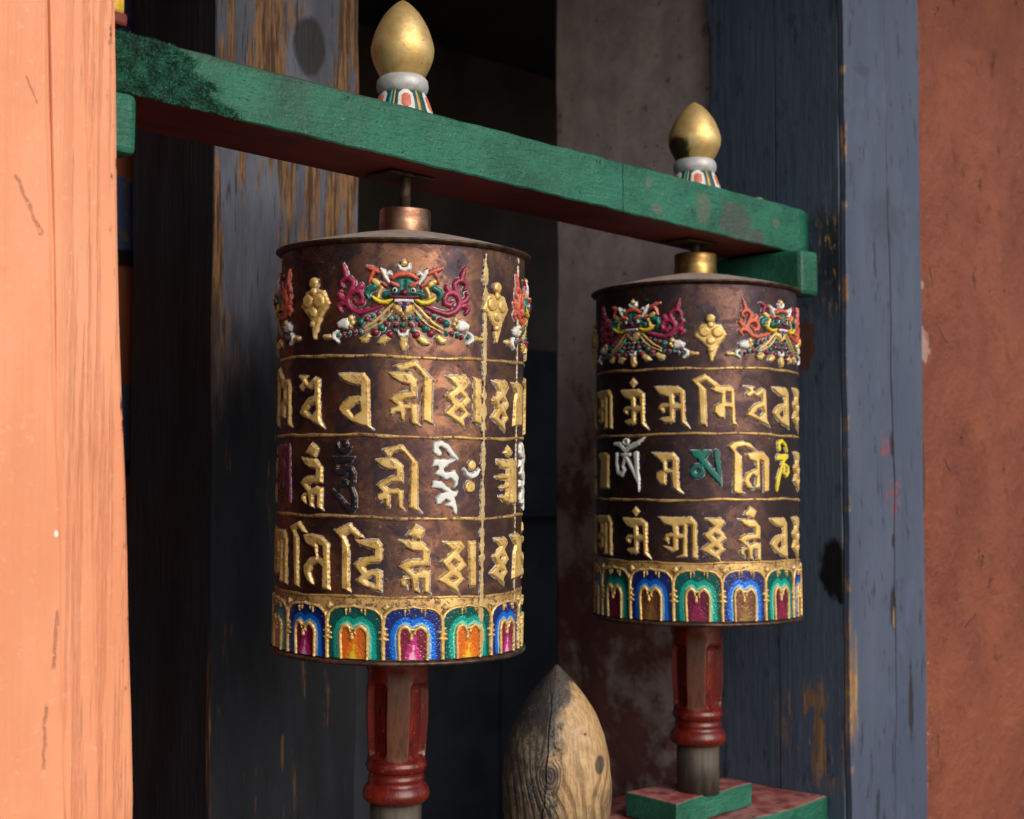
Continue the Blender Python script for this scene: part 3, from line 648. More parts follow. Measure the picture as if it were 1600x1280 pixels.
# ------------------------------------------------------------------ orange post (near left)
po = empty('orange_post', 'bright orange painted timber post at the left edge', 'post'); facade(po)
rough_box('shaft', (-.620, -.100, .004), (-.3735, .06, 2.515), M['orange'], po, bev=.004, cell=.035, amp=.0011, seed=2)
rough_box('face_board', (-.640, -.1048, .004), (-.4335, -.0985, 2.515), M['orange'], po, bev=.004, cell=.035, amp=.0012, seed=3)
rough_box('edge_strip', (-.4335 + .001, -.1026, .004), (-.4025, -.0982, 2.515), M['orange'], po, bev=.0025, cell=.035, amp=.0009, seed=5)

for ch in [c for c in bpy.data.objects if c.parent is po]:     # the post stands a little out of plumb
    for v in ch.data.vertices: v.co.x += .0366 * (1.5 - v.co.z) * (1 if .8 < v.co.z else .6)

# ------------------------------------------------------------------ right pillar, made of boards
pr = empty('blue_grey_pillar', 'blue-grey painted timber pillar with a long crack beside the red wall', 'pillar'); facade(pr)
rough_box('core', (.699, -.088, .004), (.886, .125, 2.515), M['axle'], pr, bev=0, cell=.2, amp=0)
def board_strip(name, xl, xr, y0, y1, z0, z1, mat, parent, nz=70):
    """front board with a ragged side: xl(z), xr(z)"""
    V = []; F = []
    for k in range(nz + 1):
        z = z0 + (z1 - z0) * k / nz
        V += [(xl(z), y0, z), (xr(z), y0, z), (xr(z), y1, z), (xl(z), y1, z)]
    for k in range(nz):
        a = 4 * k
        for q in range(4):
            b = (q + 1) % 4
            F.append((a + q, a + b, a + 4 + b, a + 4 + q))
    F += [(3, 2, 1, 0), (4 * nz, 4 * nz + 1, 4 * nz + 2, 4 * nz + 3)]
    return meshobj(name, V, F, mat, parent)
def crack(z): return .8035 + .004 * math.sin(z * 5.1 + 1) + .0016 * math.sin(z * 23) + .0009 * math.sin(z * 61 + 2) - .012 * max(0, z - 1.75)
def gap(z): return .0005 + .0011 * max(0, math.sin(z * 3.2 - 3.1)) + .0003 * math.sin(z * 19) ** 2
def wob(z, s, a=.0012): return a * (math.sin(z * 14 + s) + .6 * math.sin(z * 37 + 2 * s) + .35 * math.sin(z * 83 + s))
bevel(board_strip('front_board', lambda z: .691 + wob(z, 1), lambda z: crack(z) - gap(z), -.099, -.0895, .006, 2.51, M['blue_front'], pr), .0012, 1)
bevel(board_strip('front_board', lambda z: crack(z) + gap(z), lambda z: .888 + wob(z, 4), -.099, -.0895, .006, 2.51, M['blue_front'], pr), .0012, 1)
def side_strip(name, yl, yr, mat, parent, x0, x1, nz=70, z0=.006, z1=2.51):
    V = []; F = []
    for k in range(nz + 1):
        z = z0 + (z1 - z0) * k / nz
        V += [(x0, yl(z), z), (x1, yl(z), z), (x1, yr(z), z), (x0, yr(z), z)]
    for k in range(nz):
        a = 4 * k
        for q in range(4):
            b = (q + 1) % 4
            F.append((a + q, a + b, a + 4 + b, a + 4 + q))
    F += [(3, 2, 1, 0), (4 * nz, 4 * nz + 1, 4 * nz + 2, 4 * nz + 3)]
    return meshobj(name, V, F, mat, parent)
bevel(side_strip('side_board', lambda z: -.0885, lambda z: .0126 + wob(z, 3, .0003), M['blue_side'], pr, .6912, .6985), .0012, 1)
bevel(side_strip('side_board', lambda z: .0140 + wob(z, 6, .0004), lambda z: .127 + wob(z, 2, .003), M['blue_side'], pr, .6924, .6985), .0012, 1)

# ------------------------------------------------------------------ left pillar
pl = empty('weathered_pillar', 'dark pillar with peeling blue paint and bare brown streaks behind the near wheel', 'pillar'); facade(pl)
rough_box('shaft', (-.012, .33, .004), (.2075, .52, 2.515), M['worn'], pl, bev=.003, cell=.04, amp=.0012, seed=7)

# ------------------------------------------------------------------ crossbeam
bm_ = empty('crossbeam', 'green painted crossbeam with dark red underside, carrying both prayer wheels', 'beam'); facade(bm_)
def beam_pt(u): return 1.8175 - .0165 * (u + .3), 1.7665 - .027 * (u + .3)      # top, bottom: it sags a little to the right
def make_beam(u0, u1, seed, clip=False):
    rnd = random.Random(seed); n = int((u1 - u0) / .006) ; V = []; F = []; FM = []
    ring = 14
    for i in range(n + 1):
        u = u0 + (u1 - u0) * i / n; zt, zb = beam_pt(u)
        a = .00028
        w = lambda s, f: a * (math.sin(u * f + s) + .7 * math.sin(u * f * 2.7 + 2 * s) )
        yf, yb = -.05 + w(1, 40), .05
        if clip and u > u1 - .04:
            t = (u - (u1 - .04)) / .04; yf += .010 * t * t
        c = .0015
        zt1 = zt + w(3, 50) * 1.2; zb1 = zb + w(5, 60) * 1.3
        V += [(u, yf + c, zb1), (u, yf, zb1 + c), (u, yf + w(7, 30), zb + (zt - zb) * .25), (u, yf + w(8, 33), zb + (zt - zb) * .5), (u, yf + w(9, 35), zb + (zt - zb) * .75), (u, yf, zt1 - c), (u, yf + c, zt1),
              (u, -.02, zt + .0004), (u, .02, zt + .0004), (u, yb - c, zt), (u, yb, zt - c), (u, yb, zb + c), (u, yb - c, zb), (u, 0, zb + w(2, 20))]
    for i in range(n):
        for q in range(ring):
            b = (q + 1) % ring
            F.append((i * ring + q, (i + 1) * ring + q, (i + 1) * ring + b, i * ring + b)); FM.append(1 if q in (11, 12, 13) else 0)
    F.append(tuple(range(ring))); FM.append(0)
    F.append(tuple(range(n * ring, (n + 1) * ring))[::-1]); FM.append(0)
    return meshobj('timber', V, F, [M['green'], M['darkred']], bm_, fmat=FM)
make_beam(-.395, .2920, 1); make_beam(.2932, .6905, 2, True)
# frayed, paint-soaked fuzz at the left end
rnd = random.Random(5); V = []; F = []
cnt = 0
while cnt < 26000:
    u = rnd.uniform(-.386, -.215); s = rnd.random(); zt, zb = beam_pt(u)
    z = zb + (zt - zb) * s
    edge = -.300 + (1 - s) * .058 + .008 * math.sin(s * 17) + rnd.gauss(0, .005)
    if u > edge: continue
    if rnd.random() < .35 * (1 + math.sin(u * 160 + s * 9)) * .5: continue
    cnt += 1
    dn = rnd.random()
    l = rnd.uniform(.0010, .0028) * (1.2 if u > edge - .02 else .85); w = rnd.uniform(.00025, .0006)
    d = Vector((rnd.gauss(0, 1), -abs(rnd.gauss(.35, .35)), rnd.gauss(-.1, .9))).normalized() * l
    sd2 = d.cross(Vector((rnd.gauss(0, 1), rnd.gauss(0, 1), rnd.gauss(0, 1)))).normalized() * w
    p = Vector((u, -.0500 - .0028 * rnd.random() * (1 + math.sin(u * 210) * math.sin(z * 260)), z))
    k = len(V); V += [tuple(p - sd2), tuple(p + sd2), tuple(p + d)]; F.append((k, k + 1, k + 2))
o = meshobj('fuzz', V, F, M['moss'], bm_); tag(o, 'dark green fuzzy paint-soaked patch', kind='stuff')
# blocks under the two ends of the beam
o = rough_box('support_block', (.607, -.083, 1.680), (.650, .110, 1.7385), M['green_plain'], bm_, bev=.006, cell=.02, amp=.0006, seed=12)
o = rough_box('support_block', (-.395, -.070, 1.7115), (-.3470, .05, 1.7635), M['green_plain'], bm_, bev=.006, cell=.012, amp=.0006, seed=13)
for u in (.004, .4926):
    zb = beam_pt(u)[1]
    rough_box('bearing_plate', (u - .030, -.014, zb - .0040), (u + .030, .03, zb - .0008), M['iron'], bm_, bev=.001, cell=.02, amp=.0004, seed=int(u * 100) + 3)

# yellow carved bracket over the left end of the beam
yb_ = empty('yellow_bracket', 'yellow carved bracket above the left end of the green beam', 'bracket'); facade(yb_)
rough_box('block', (-.400, -.045, 1.832), (-.3420, .03, 2.05), M['yellow'], yb_, bev=.008, cell=.02, amp=.001, seed=3)
rough_box('dark_red_moulding', (-.400, -.058, 1.821), (-.3480, .03, 1.8315), M['darkred'], yb_, bev=.003, cell=.02, amp=.0015, seed=4)  # thin dark red strip under the yellow block

# ------------------------------------------------------------------ finials on the beam
def finial(u, zb, H, r, label, gilt):
    t = empty('gilded_finial', label, 'finial', 'gilded finials on the beam'); t.location = (OX + .70711 * u, OY + .70711 * u, zb); t.rotation_euler = (0, 0, R_(12 - u * 24))
    e0 = .0455 * H / .125
    egg = []
    for k in range(33):
        s = k / 32; z = e0 + (H - e0) * s
        if s < .36: q = math.sin(math.pi / 2 * (.36 + s * 1.78) ) ; q = .70 + .30 * math.sin(math.pi / 2 * s / .36)
        else:
            x = (s - .36) / .64; q = (1 - x ** 1.9) ** .78 if x < 1 else 0.
            q = q * (1 - .10 * x * (1 - x) * 2)
        egg.append((max(q * r, .0006), z))
    egg = [(egg[0][0] * .85, egg[0][1] - .002)] + egg
    lathe('bud', egg, gilt, t, 64)
    a = .0295 * H / .125
    lathe('collar', [(r * .70, a - .003), (r * .76, a), (r * .81, a + .003), (r * .82, a + .007), (r * .80, a + .012), (r * .74, a + .0145), (r * .66, a + .017)], M['silver'], t, 48)
    base = lathe('lotus_base', [(r * .98, -.001), (r * .99, .004), (r * .90, .014), (r * .78, .024), (r * .66, a + .001)], M['f_teal'], t, 48)
    def prof(z):
        P = [(-.001, .98), (.004, .99), (.014, .90), (.024, .78), (a + .001, .66)]
        for (z0, r0), (z1, r1) in zip(P, P[1:]):
            if z <= z1: return r * (r0 + (r1 - r0) * (z - z0) / (z1 - z0))
        return r * .66
    def patch(name, ang, hw, z0, z1, lift, mat, rnd_=.6):
        V = []; F = []; nx, nz = 8, 6
        for j in range(nz + 1):
            z = z0 + (z1 - z0) * j / nz; tt = j / nz
            wz = hw * (1 - rnd_ * max(0, abs(tt - .5) * 2 - .55) ** 2 / .2)
            for i in range(nx + 1):
                x = (i / nx - .5) * 2
                rr = prof(z) + lift * (1 - .5 * x * x) ; an = ang + wz * x
                V.append((rr * math.sin(an), -rr * math.cos(an), z))
        for j in range(nz):
            for i in range(nx): k = j * (nx + 1) + i; F.append((k, k + 1, k + nx + 2, k + nx + 1))
        return meshobj(name, V, F, mat, base, smooth=True)
    for q in range(6):
        an = q * math.pi / 3
        patch('petal', an, .29, .002, a - .0015, .0008, M['f_white']); patch('petal_centre', an, .17, .009, a - .006, .0014, M['f_coral'])
        patch('stripe', an + math.pi / 6 - .06, .055, .002, a - .001, .0008, M['f_aqua'] if q % 2 else M['f_ochre'])
        if q % 2: patch('stripe', an + math.pi / 6 + .08, .03, .002, a - .001, .0008, M['f_ochre'] if q % 2 else M['f_white'])
    return t
finial(.0, 1.8122, .1285, .0330, 'larger gilded bud finial on the green beam above the near wheel', M['gilt'])
finial(.4926, 1.8045, .1200, .0338, 'gilded bud finial on the beam above the far wheel, with a black scorch mark', M['gilt_scorched'])

# pebble left on the beam
def blob(name, c, r, mat, seed):
    rr = random.Random(seed); V = []; F = []; n, mm = 14, 9; ph = [rr.uniform(0, 6) for _ in range(4)]
    for j in range(mm + 1):
        la = math.pi * j / mm - math.pi / 2
        for i in range(n):
            lo = 2 * math.pi * i / n; k = 1 + .1 * math.sin(2 * lo + ph[0]) + .08 * math.sin(3 * la + lo + ph[1])
            V.append((c[0] + r[0] * k * math.cos(la) * math.cos(lo), c[1] + r[1] * k * math.cos(la) * math.sin(lo), c[2] + r[2] * math.sin(la)))
    for j in range(mm):
        for i in range(n): i2 = (i + 1) % n; F.append((j * n + i, j * n + i2, (j + 1) * n + i2, (j + 1) * n + i))
    return meshobj(name, V, F, mat, smooth=True)
o = blob('pebble', (.616, -.012, 1.8085), (.012, .009, .008), M['stone'], 3); facade(o); tag(o, 'small pinkish pebble lying on the green beam near its right end', 'pebble')

# ------------------------------------------------------------------ lower rail, blocks, wooden bud
lr = empty('lower_rail', 'green lower rail with dusty red top under the far wheel', 'rail'); facade(lr)
rough_box('timber', (-.3725, -.064, .955), (.6895, .135, 1.02), [M['green_plain'], M['redtop']], lr, bev=.003, cell=.03, amp=.0010, seed=15, fmat_fn=lambda ax, sg: 1 if ax == 2 and sg > 0 else 0)
for u in (.0, .4926):
    rough_box('bearing_block', (u - .078, -.026, 1.0208), (u + .078, .052, 1.05), [M['green_plain'], M['redtop']], lr, bev=.002, cell=.03, amp=.0010, seed=int(16 + u * 10), fmat_fn=lambda ax, sg: 1 if ax == 2 and sg > 0 else 0)

bud = empty('wooden_bud', 'weathered bare wooden bud with knots and dark tip between the wheels', 'finial')
def bud_mesh():
    prof = [(.044, 0), (.055, .010), (.0605, .030), (.0635, .060), (.0640, .085), (.0615, .112), (.0555, .140), (.0450, .166), (.0325, .187), (.0185, .205), (.0080, .2165), (.0018, .2235)]
    P = []
    for i in range(len(prof) - 1):
        for k in range(4):
            t = k / 4; P.append((prof[i][0] * (1 - t) + prof[i + 1][0] * t, prof[i][1] * (1 - t) + prof[i + 1][1] * t))
    P.append(prof[-1]); P = [(r, z * .942) for r, z in P]
    def mod(r, z, a):
        # a soft arris runs up the side that faces the viewer, slightly off centre
        aa = (a + math.pi) % (2 * math.pi) - math.pi
        rid = math.exp(-abs(aa + .22 - .9 * max(0, z - .10)) / .30)
        return r * (.985 + .085 * rid * min(1, z / .06) - .022 * math.cos(4 * a + .5) + .006 * math.sin(7 * a + z * 60) + .005 * math.sin(z * 140 + 3 * a)), 0
    return lathe('carved_body', P, M['bud'], bud, 96, mod)
bud_mesh(); bud.location = (OX + .70711 * .2330, OY + .70711 * .2330, 1.0205)
# ------------------------------------------------------------------ embossed relief
RAD = .1245
def seg_dist(X, Y, x0, y0, x1, y1):
    dx, dy = x1 - x0, y1 - y0; L = dx * dx + dy * dy + 1e-9
    t = np.clip(((X - x0) * dx + (Y - y0) * dy) / L, 0, 1)
    return np.hypot(X - x0 - t * dx, Y - y0 - t * dy), t
def inside(X, Y, shapes):
    """inside-distance in mm of the union of polygons (P), round strokes (S), minus holes (H)"""
    D = np.full(X.shape, -1e3); cut = np.full(X.shape, 1e3)
    for kind, f in shapes:
        f = [v / 10 for v in f]
        if kind == 'S':
            pts = [(f[i], f[i + 1], f[i + 2]) for i in range(0, len(f), 3)]
            for a, b in zip(pts, pts[1:]):
                d, t = seg_dist(X, Y, a[0], a[1], b[0], b[1]); D = np.maximum(D, a[2] + (b[2] - a[2]) * t - d)
        else:
            pts = [(f[i], f[i + 1]) for i in range(0, len(f), 2)]
            dm = np.full(X.shape, 1e9); ins = np.zeros(X.shape, bool)
            for a, b in zip(pts, pts[1:] + pts[:1]):
                d, _ = seg_dist(X, Y, a[0], a[1], b[0], b[1]); dm = np.minimum(dm, d)
                c = ((a[1] > Y) != (b[1] > Y)) & (X < (b[0] - a[0]) * (Y - a[1]) / (b[1] - a[1] + 1e-12) + a[0]); ins ^= c
            s = np.where(ins, dm, -dm)
            if kind == 'P': D = np.maximum(D, s)
            else: cut = np.minimum(cut, -s)
    return np.minimum(D, cut)
def ext(shapes):
    xs, ys = [], []
    for kind, f in shapes:
        st = 3 if kind == 'S' else 2
        for i in range(0, len(f), st):
            r = f[i + 2] / 10 if st == 3 else 0
            xs += [f[i] / 10 - r, f[i] / 10 + r]; ys += [f[i + 1] / 10 - r, f[i + 1] / 10 + r]
    return min(xs), max(xs), min(ys), max(ys)
CACHE = {}
def relief(key, shapes, H=2.6, w=2.2, base=.25, step=.5, prof='bevel', mirror=False, sx=1., gshape=None, skirt=True, jit=.22, grow=0., clip_z=None):
    """mesh data (mm on the drum) of one embossed piece, shared between copies"""
    ck = (key, mirror, H, base, prof, sx)
    if ck in CACHE: return CACHE[ck]
    x0, x1, y0, y1 = ext(shapes); mg = 1.6 + max(grow, 0)
    xs = np.arange(x0 - mg, x1 + mg + step, step); ys = np.arange(y0 - mg, y1 + mg + step, step)
    X, Y = np.meshgrid(xs, ys)
    D = inside(X, Y, shapes) + grow
    D = D + jit * (np.sin(X * .9 + Y * .5) * .5 + np.sin(Y * 1.3 - X * .4 + 1) * .5)
    t = np.clip(D / w, 0, 1)
    if prof == 'bevel': h = base + H * (t * (1.25 - .25 * t)) / 1.0 + .03 * np.clip(D, 0, 8)
    elif prof == 'round': h = base + H * np.sqrt(np.clip(1 - (1 - t) ** 2, 0, 1))
    elif prof == 'flat': h = base + H * np.clip(D / .8, 0, 1)
    h = h + .05 * np.sin(X * .45 + Y * .3) * np.clip(D, 0, 1)
    nb = np.sin(X * 2.1 + 1.3) * np.sin(Y * 1.7) * .25
    h = np.where(D < 0, base * (1 + (D + nb) / (.85 if skirt else .3)) , h)
    keep = D > -1.25
    if clip_z is not None: keep &= (Y >= clip_z[0]) & (Y <= clip_z[1])
    idx = -np.ones(X.shape, int)
    q = keep[:-1, :-1] & keep[1:, :-1] & keep[:-1, 1:] & keep[1:, 1:]
    used = np.zeros(X.shape, bool); used[:-1, :-1] |= q; used[1:, :-1] |= q; used[:-1, 1:] |= q; used[1:, 1:] |= q
    idx[used] = np.arange(used.sum())
    xx = X[used] * sx * (-1 if mirror else 1); r = RAD + h[used] / 1000; a = xx / 1000 / RAD
    V = np.stack([r * np.sin(a), -r * np.cos(a), Y[used] / 1000], 1)
    Q = np.stack([idx[:-1, :-1][q], idx[:-1, 1:][q], idx[1:, 1:][q], idx[1:, :-1][q]], 1)
    if mirror: Q = Q[:, ::-1]
    m = bpy.data.meshes.new(key)
    m.from_pydata(V.tolist(), [], Q.tolist())
    m.polygons.foreach_set('use_smooth', np.ones(len(m.polygons), bool))
    def at(nm, arr): m.attributes.new(nm, 'FLOAT', 'POINT').data.foreach_set('value', arr.astype(np.float32))
    at('sd', D[used])
    if gshape is not None:
        at('g', inside(X, Y, gshape)[used])
    at('lx', X[used]); at('lz', Y[used])
    m.update(); CACHE[ck] = m
    return m
def put(name, mesh, mat, parent, rz=0., dz=0., sz=1.):
    # the material sits on the object, so that copies in other colours share the mesh
    if not mesh.materials: mesh.materials.append(mat)
    o = bpy.data.objects.new(name, mesh); link(o, parent)
    o.material_slots[0].link = 'OBJECT'; o.material_slots[0].material = mat
    o.rotation_euler = (0, 0, rz); o.location = (0, 0, dz / 1000); o.scale = (1, 1, sz)
    return o

BEADC = ['crimson', 'teal', 'crimson', 'teal', 'teal', 'crimson', 'teal', 'crimson', 'teal', 'crimson', 'teal', 'crimson', 'teal', 'crimson', 'teal', 'crimson', 'teal']
# piece: glyph, part name, colour, height, bevel width, base, profile, mirrored too
MASK = [('k_scroll', 'scroll', 'magenta', 3.2, 2.6, .25, 'round', 1), ('k_tuft', 'tuft', 'coral', 2.8, 2.4, .25, 'round', 1), ('k_cheek', 'cheek_ruff', 'gold', 3.0, 2.4, .25, 'round', 1),
        ('k_paw', 'paw', 'teal', 4.2, 3.2, .3, 'round', 1), ('k_horn', 'horn', 'white', 4.2, 2.6, .3, 'round', 1), ('k_crest', 'crest', 'coral', 4.6, 2.8, .3, 'round', 2),
        ('k_ear', 'ear', 'coral', 4.2, 1.8, .3, 'round', 1), ('k_brow', 'brow', 'coral', 2.0, 2.0, 5.2, 'round', 1), ('k_eye', 'eye', 'white', 1.6, 2.6, 4.6, 'round', 1), ('k_pupil', 'pupil', 'black', 1.2, 1.6, 6.0, 'round', 1),
        ('k_nose', 'nose', 'maroon', 4.0, 4.2, 4.4, 'round', 0), ('k_mouth', 'mouth', 'maroon', 2.0, 2.0, 4.6, 'round', 2), ('k_teeth', 'teeth', 'white', 1.6, 1.4, 4.0, 'round', 2), ('k_tusk', 'tusk', 'yellow', 3.4, 2.2, 2.2, 'round', 1),
        ('k_moon', 'moon', 'white', 3.2, 2.4, .3, 'round', 0), ('k_jewel', 'jewel', 'gold', 3.6, 3.6, .4, 'round', 0), ('k_chin', 'beard', 'gold', 3.4, 3.0, .25, 'bevel', 2), ('k_gem', 'gem', 'blue', 2.6, 2.6, 3.0, 'bevel', 0), ('k_sidegem', 'gem', 'violet', 1.6, 2.2, 3.2, 'round', 1),
        ('k_ribbon', 'ribbon', 'gold', 2.4, 1.8, .2, 'round', 1), ('k_wbell', 'bell', 'white', 3.4, 3.6, .25, 'round', 1), ('k_gball', 'bell_cap', 'gold', 3.0, 2.6, .5, 'round', 1), ('k_gbell', 'bell', 'gold', 3.4, 3.0, .25, 'round', 1), ('k_gbell2', 'bell', 'gold', 3.4, 3.0, .25, 'round', 1),
        ('k_wmoon', 'crescent', 'white', 3.0, 2.2, .25, 'round', 1), ('k_tip', 'tip', 'gold', 3.2, 3.0, .3, 'round', 1), ('k_cmoon', 'crescent', 'white', 3.0, 2.2, .3, 'round', 0), ('k_cbell', 'bell', 'gold', 3.4, 3.0, .3, 'round', 0),
        ('k_cb0', 'bead', 'brown', 3.4, 3.4, .5, 'round', 0), ('k_cb1', 'bead', 'teal', 3.4, 3.2, .5, 'round', 0), ('k_cb2', 'bead', 'crimson', 3.4, 3.2, 2., 'round', 0)]
for i, c in enumerate(BEADC): MASK.append(('k_bead%d' % i, 'bead', c, 3.6 if i in (2, 3, 6, 7, 11) else 2.9, 4.2 if i in (2, 3, 6, 7, 11) else 3.0, .35, 'round', 1))
def both(sh):   # symmetric piece: the traced half and its mirror image in one outline
    out = list(sh)
    for k, f in sh:
        st = 3 if k == 'S' else 2; out.append((k, [-v if i % st == 0 else v for i, v in enumerate(f)]))
    return out
def mask(parent, P, rz, dz, sz, alt):
    sw = {'magenta': 'magenta', 'coral': 'coral'}
    if alt: sw = {'magenta': 'coral', 'coral': 'magenta', 'crimson': 'crimson'}
    face = put('monster_mask', relief('k_face', both(GL['k_face']), 4.4, 4.0, .3, .45, 'round'), P['teal'], parent, rz, dz, sz)
    for (gl, nm, c, H, w, b, pf, mir) in MASK:
        sh = GL[gl] if mir != 2 else both(GL[gl])
        st = .4 if 'bead' in nm or nm in ('eye', 'pupil') else .5
        cc = sw.get(c, c) if nm in ('scroll', 'tuft') else c
        sides = (False, True) if mir == 1 else (False,)
        for sd in sides:
            o = put(nm, relief(gl, sh, H, w, b, st, pf, sd, skirt=b < 1, jit=.1 if 'bead' in nm else .2, grow=0. if 'bead' in nm or nm in ('eye',) else .2 if nm in ('pupil', 'ribbon') else .8 if nm == 'scroll' else .5), P[cc], face)
    return face
def pendant(parent, P, rz, dz, sz=1.):
    b = put('pendant', relief('p_body', GL['p_body'], 3.2, 3.2, .25, .5, 'round'), P['gold'], parent, rz, dz, sz)
    put('pendant_boss', relief('p_balls', GL['p_balls'], 3.4, 3.4, 2.2, .45, 'round', skirt=False), P['gold'], b)
    return b
AS = .905
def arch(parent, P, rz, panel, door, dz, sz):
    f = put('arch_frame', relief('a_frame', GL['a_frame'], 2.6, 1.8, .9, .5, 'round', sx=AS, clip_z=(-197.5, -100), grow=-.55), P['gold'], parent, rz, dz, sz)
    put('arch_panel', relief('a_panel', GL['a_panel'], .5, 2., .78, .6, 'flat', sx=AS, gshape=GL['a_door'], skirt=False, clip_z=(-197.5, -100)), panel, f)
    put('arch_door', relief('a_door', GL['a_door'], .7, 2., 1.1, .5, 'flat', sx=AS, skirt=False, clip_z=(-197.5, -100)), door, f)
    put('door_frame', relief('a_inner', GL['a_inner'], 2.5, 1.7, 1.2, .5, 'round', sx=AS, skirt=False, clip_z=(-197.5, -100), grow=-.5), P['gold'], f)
def ringband(name, z, mat, parent, r=.0017, seed=0, rad=RAD, amp=.0008):
    rr = random.Random(seed); n, m_ = 160, 8; V = []; F = []; A = []
    ph = [rr.uniform(0, 6.28) for _ in range(5)]
    for i in range(n):
        a = 2 * math.pi * i / n
        zz = z + amp * (math.sin(3 * a + ph[0]) + .6 * math.sin(8 * a + ph[1]) + .4 * math.sin(17 * a + ph[2]))
        rw = r * (1 + .18 * math.sin(11 * a + ph[3]) + .12 * math.sin(29 * a + ph[4]))
        for j in range(m_):
            b = 2 * math.pi * j / m_
            R2 = rad + rw * .95 * math.cos(b); V.append((R2 * math.sin(a), -R2 * math.cos(a), zz + rw * 1.15 * math.sin(b))); A.append(.5 if math.cos(b) > .2 else -.3)
    for i in range(n):
        for j in range(m_): i2, j2 = (i + 1) % n, (j + 1) % m_; F.append((i * m_ + j, i2 * m_ + j, i2 * m_ + j2, i * m_ + j2))
    o = meshobj(name, V, F, mat, parent, smooth=True)
    o.data.attributes.new('sd', 'FLOAT', 'POINT').data.foreach_set('value', A)
    return o
def cyl_shell(name, z0, z1, rad, mat, parent, seg=160, nz=24, dent=.00016, seed=0):
    rr = random.Random(seed); ph = [rr.uniform(0, 6.28) for _ in range(6)]; P = [(rad, z0 + (z1 - z0) * k / nz) for k in range(nz + 1)]
    def mod(r, z, a): return r + dent * (math.sin(5 * a + 23 * z + ph[0]) + .7 * math.sin(9 * a - 41 * z + ph[1]) + .5 * math.sin(16 * a + 70 * z + ph[2])), 0
    o = lathe(name, P, mat, parent, seg, mod)
    return sharp(o, 50)

def turned_handle(parent, rz):
    Z = [-.200, -.206, -.222, -.232, -.236, -.240, -.246, -.255, -.268, -.282, -.296, -.304, -.308, -.312, -.316, -.3175, -.320, -.3225, -.326, -.3275, -.330, -.3335, -.3365, -.339, -.3425, -.3465, -.3505, -.354, -.3565, -.359]
    Rr = [.0310, .0322, .0322, .0322, .0324, .0328, .0332, .0334, .0332, .0327, .0318, .0312, .0309, .0308, .0298, .0300, .0312, .0310, .0296, .0278, .0276, .0290, .0284, .0288, .0318, .0338, .0342, .0334, .0312, .0262]
    def mod(r, z, a):
        s = math.cos(4 * (a - .07))                                   # +1 in the middle of a flat, -1 in the middle of a flute
        t = min(1, max(0, (-s + .12) / .5))
        zt = -.2355 - .006 * (1 - t); zbm = -.3115 + .006 * (1 - t)
        k = min(1, max(0, (zt - z) / .003)) * min(1, max(0, (z - zbm) / .003))
        inz = min(1, max(0, (-.222 - z) / .006)) * min(1, max(0, (z + .3155) / .004))
        fl = 1 - .055 * inz * max(0, s)
        return r * fl * (1 - .20 * k * t), (1. if s > .12 else .0) * inz
    P = []
    for i in range(len(Z) - 1):
        nn = 4 if Z[i] - Z[i + 1] > .007 else 2
        for k in range(nn):
            t = k / nn; P.append((Rr[i] + (Rr[i + 1] - Rr[i]) * t, Z[i] + (Z[i + 1] - Z[i]) * t))
    P.append((Rr[-1], Z[-1]))
    o = lathe('handle', P, M['lacquer'], parent, 128, mod, attr='flat'); o.rotation_euler = (0, 0, rz)
    return sharp(o, 38)

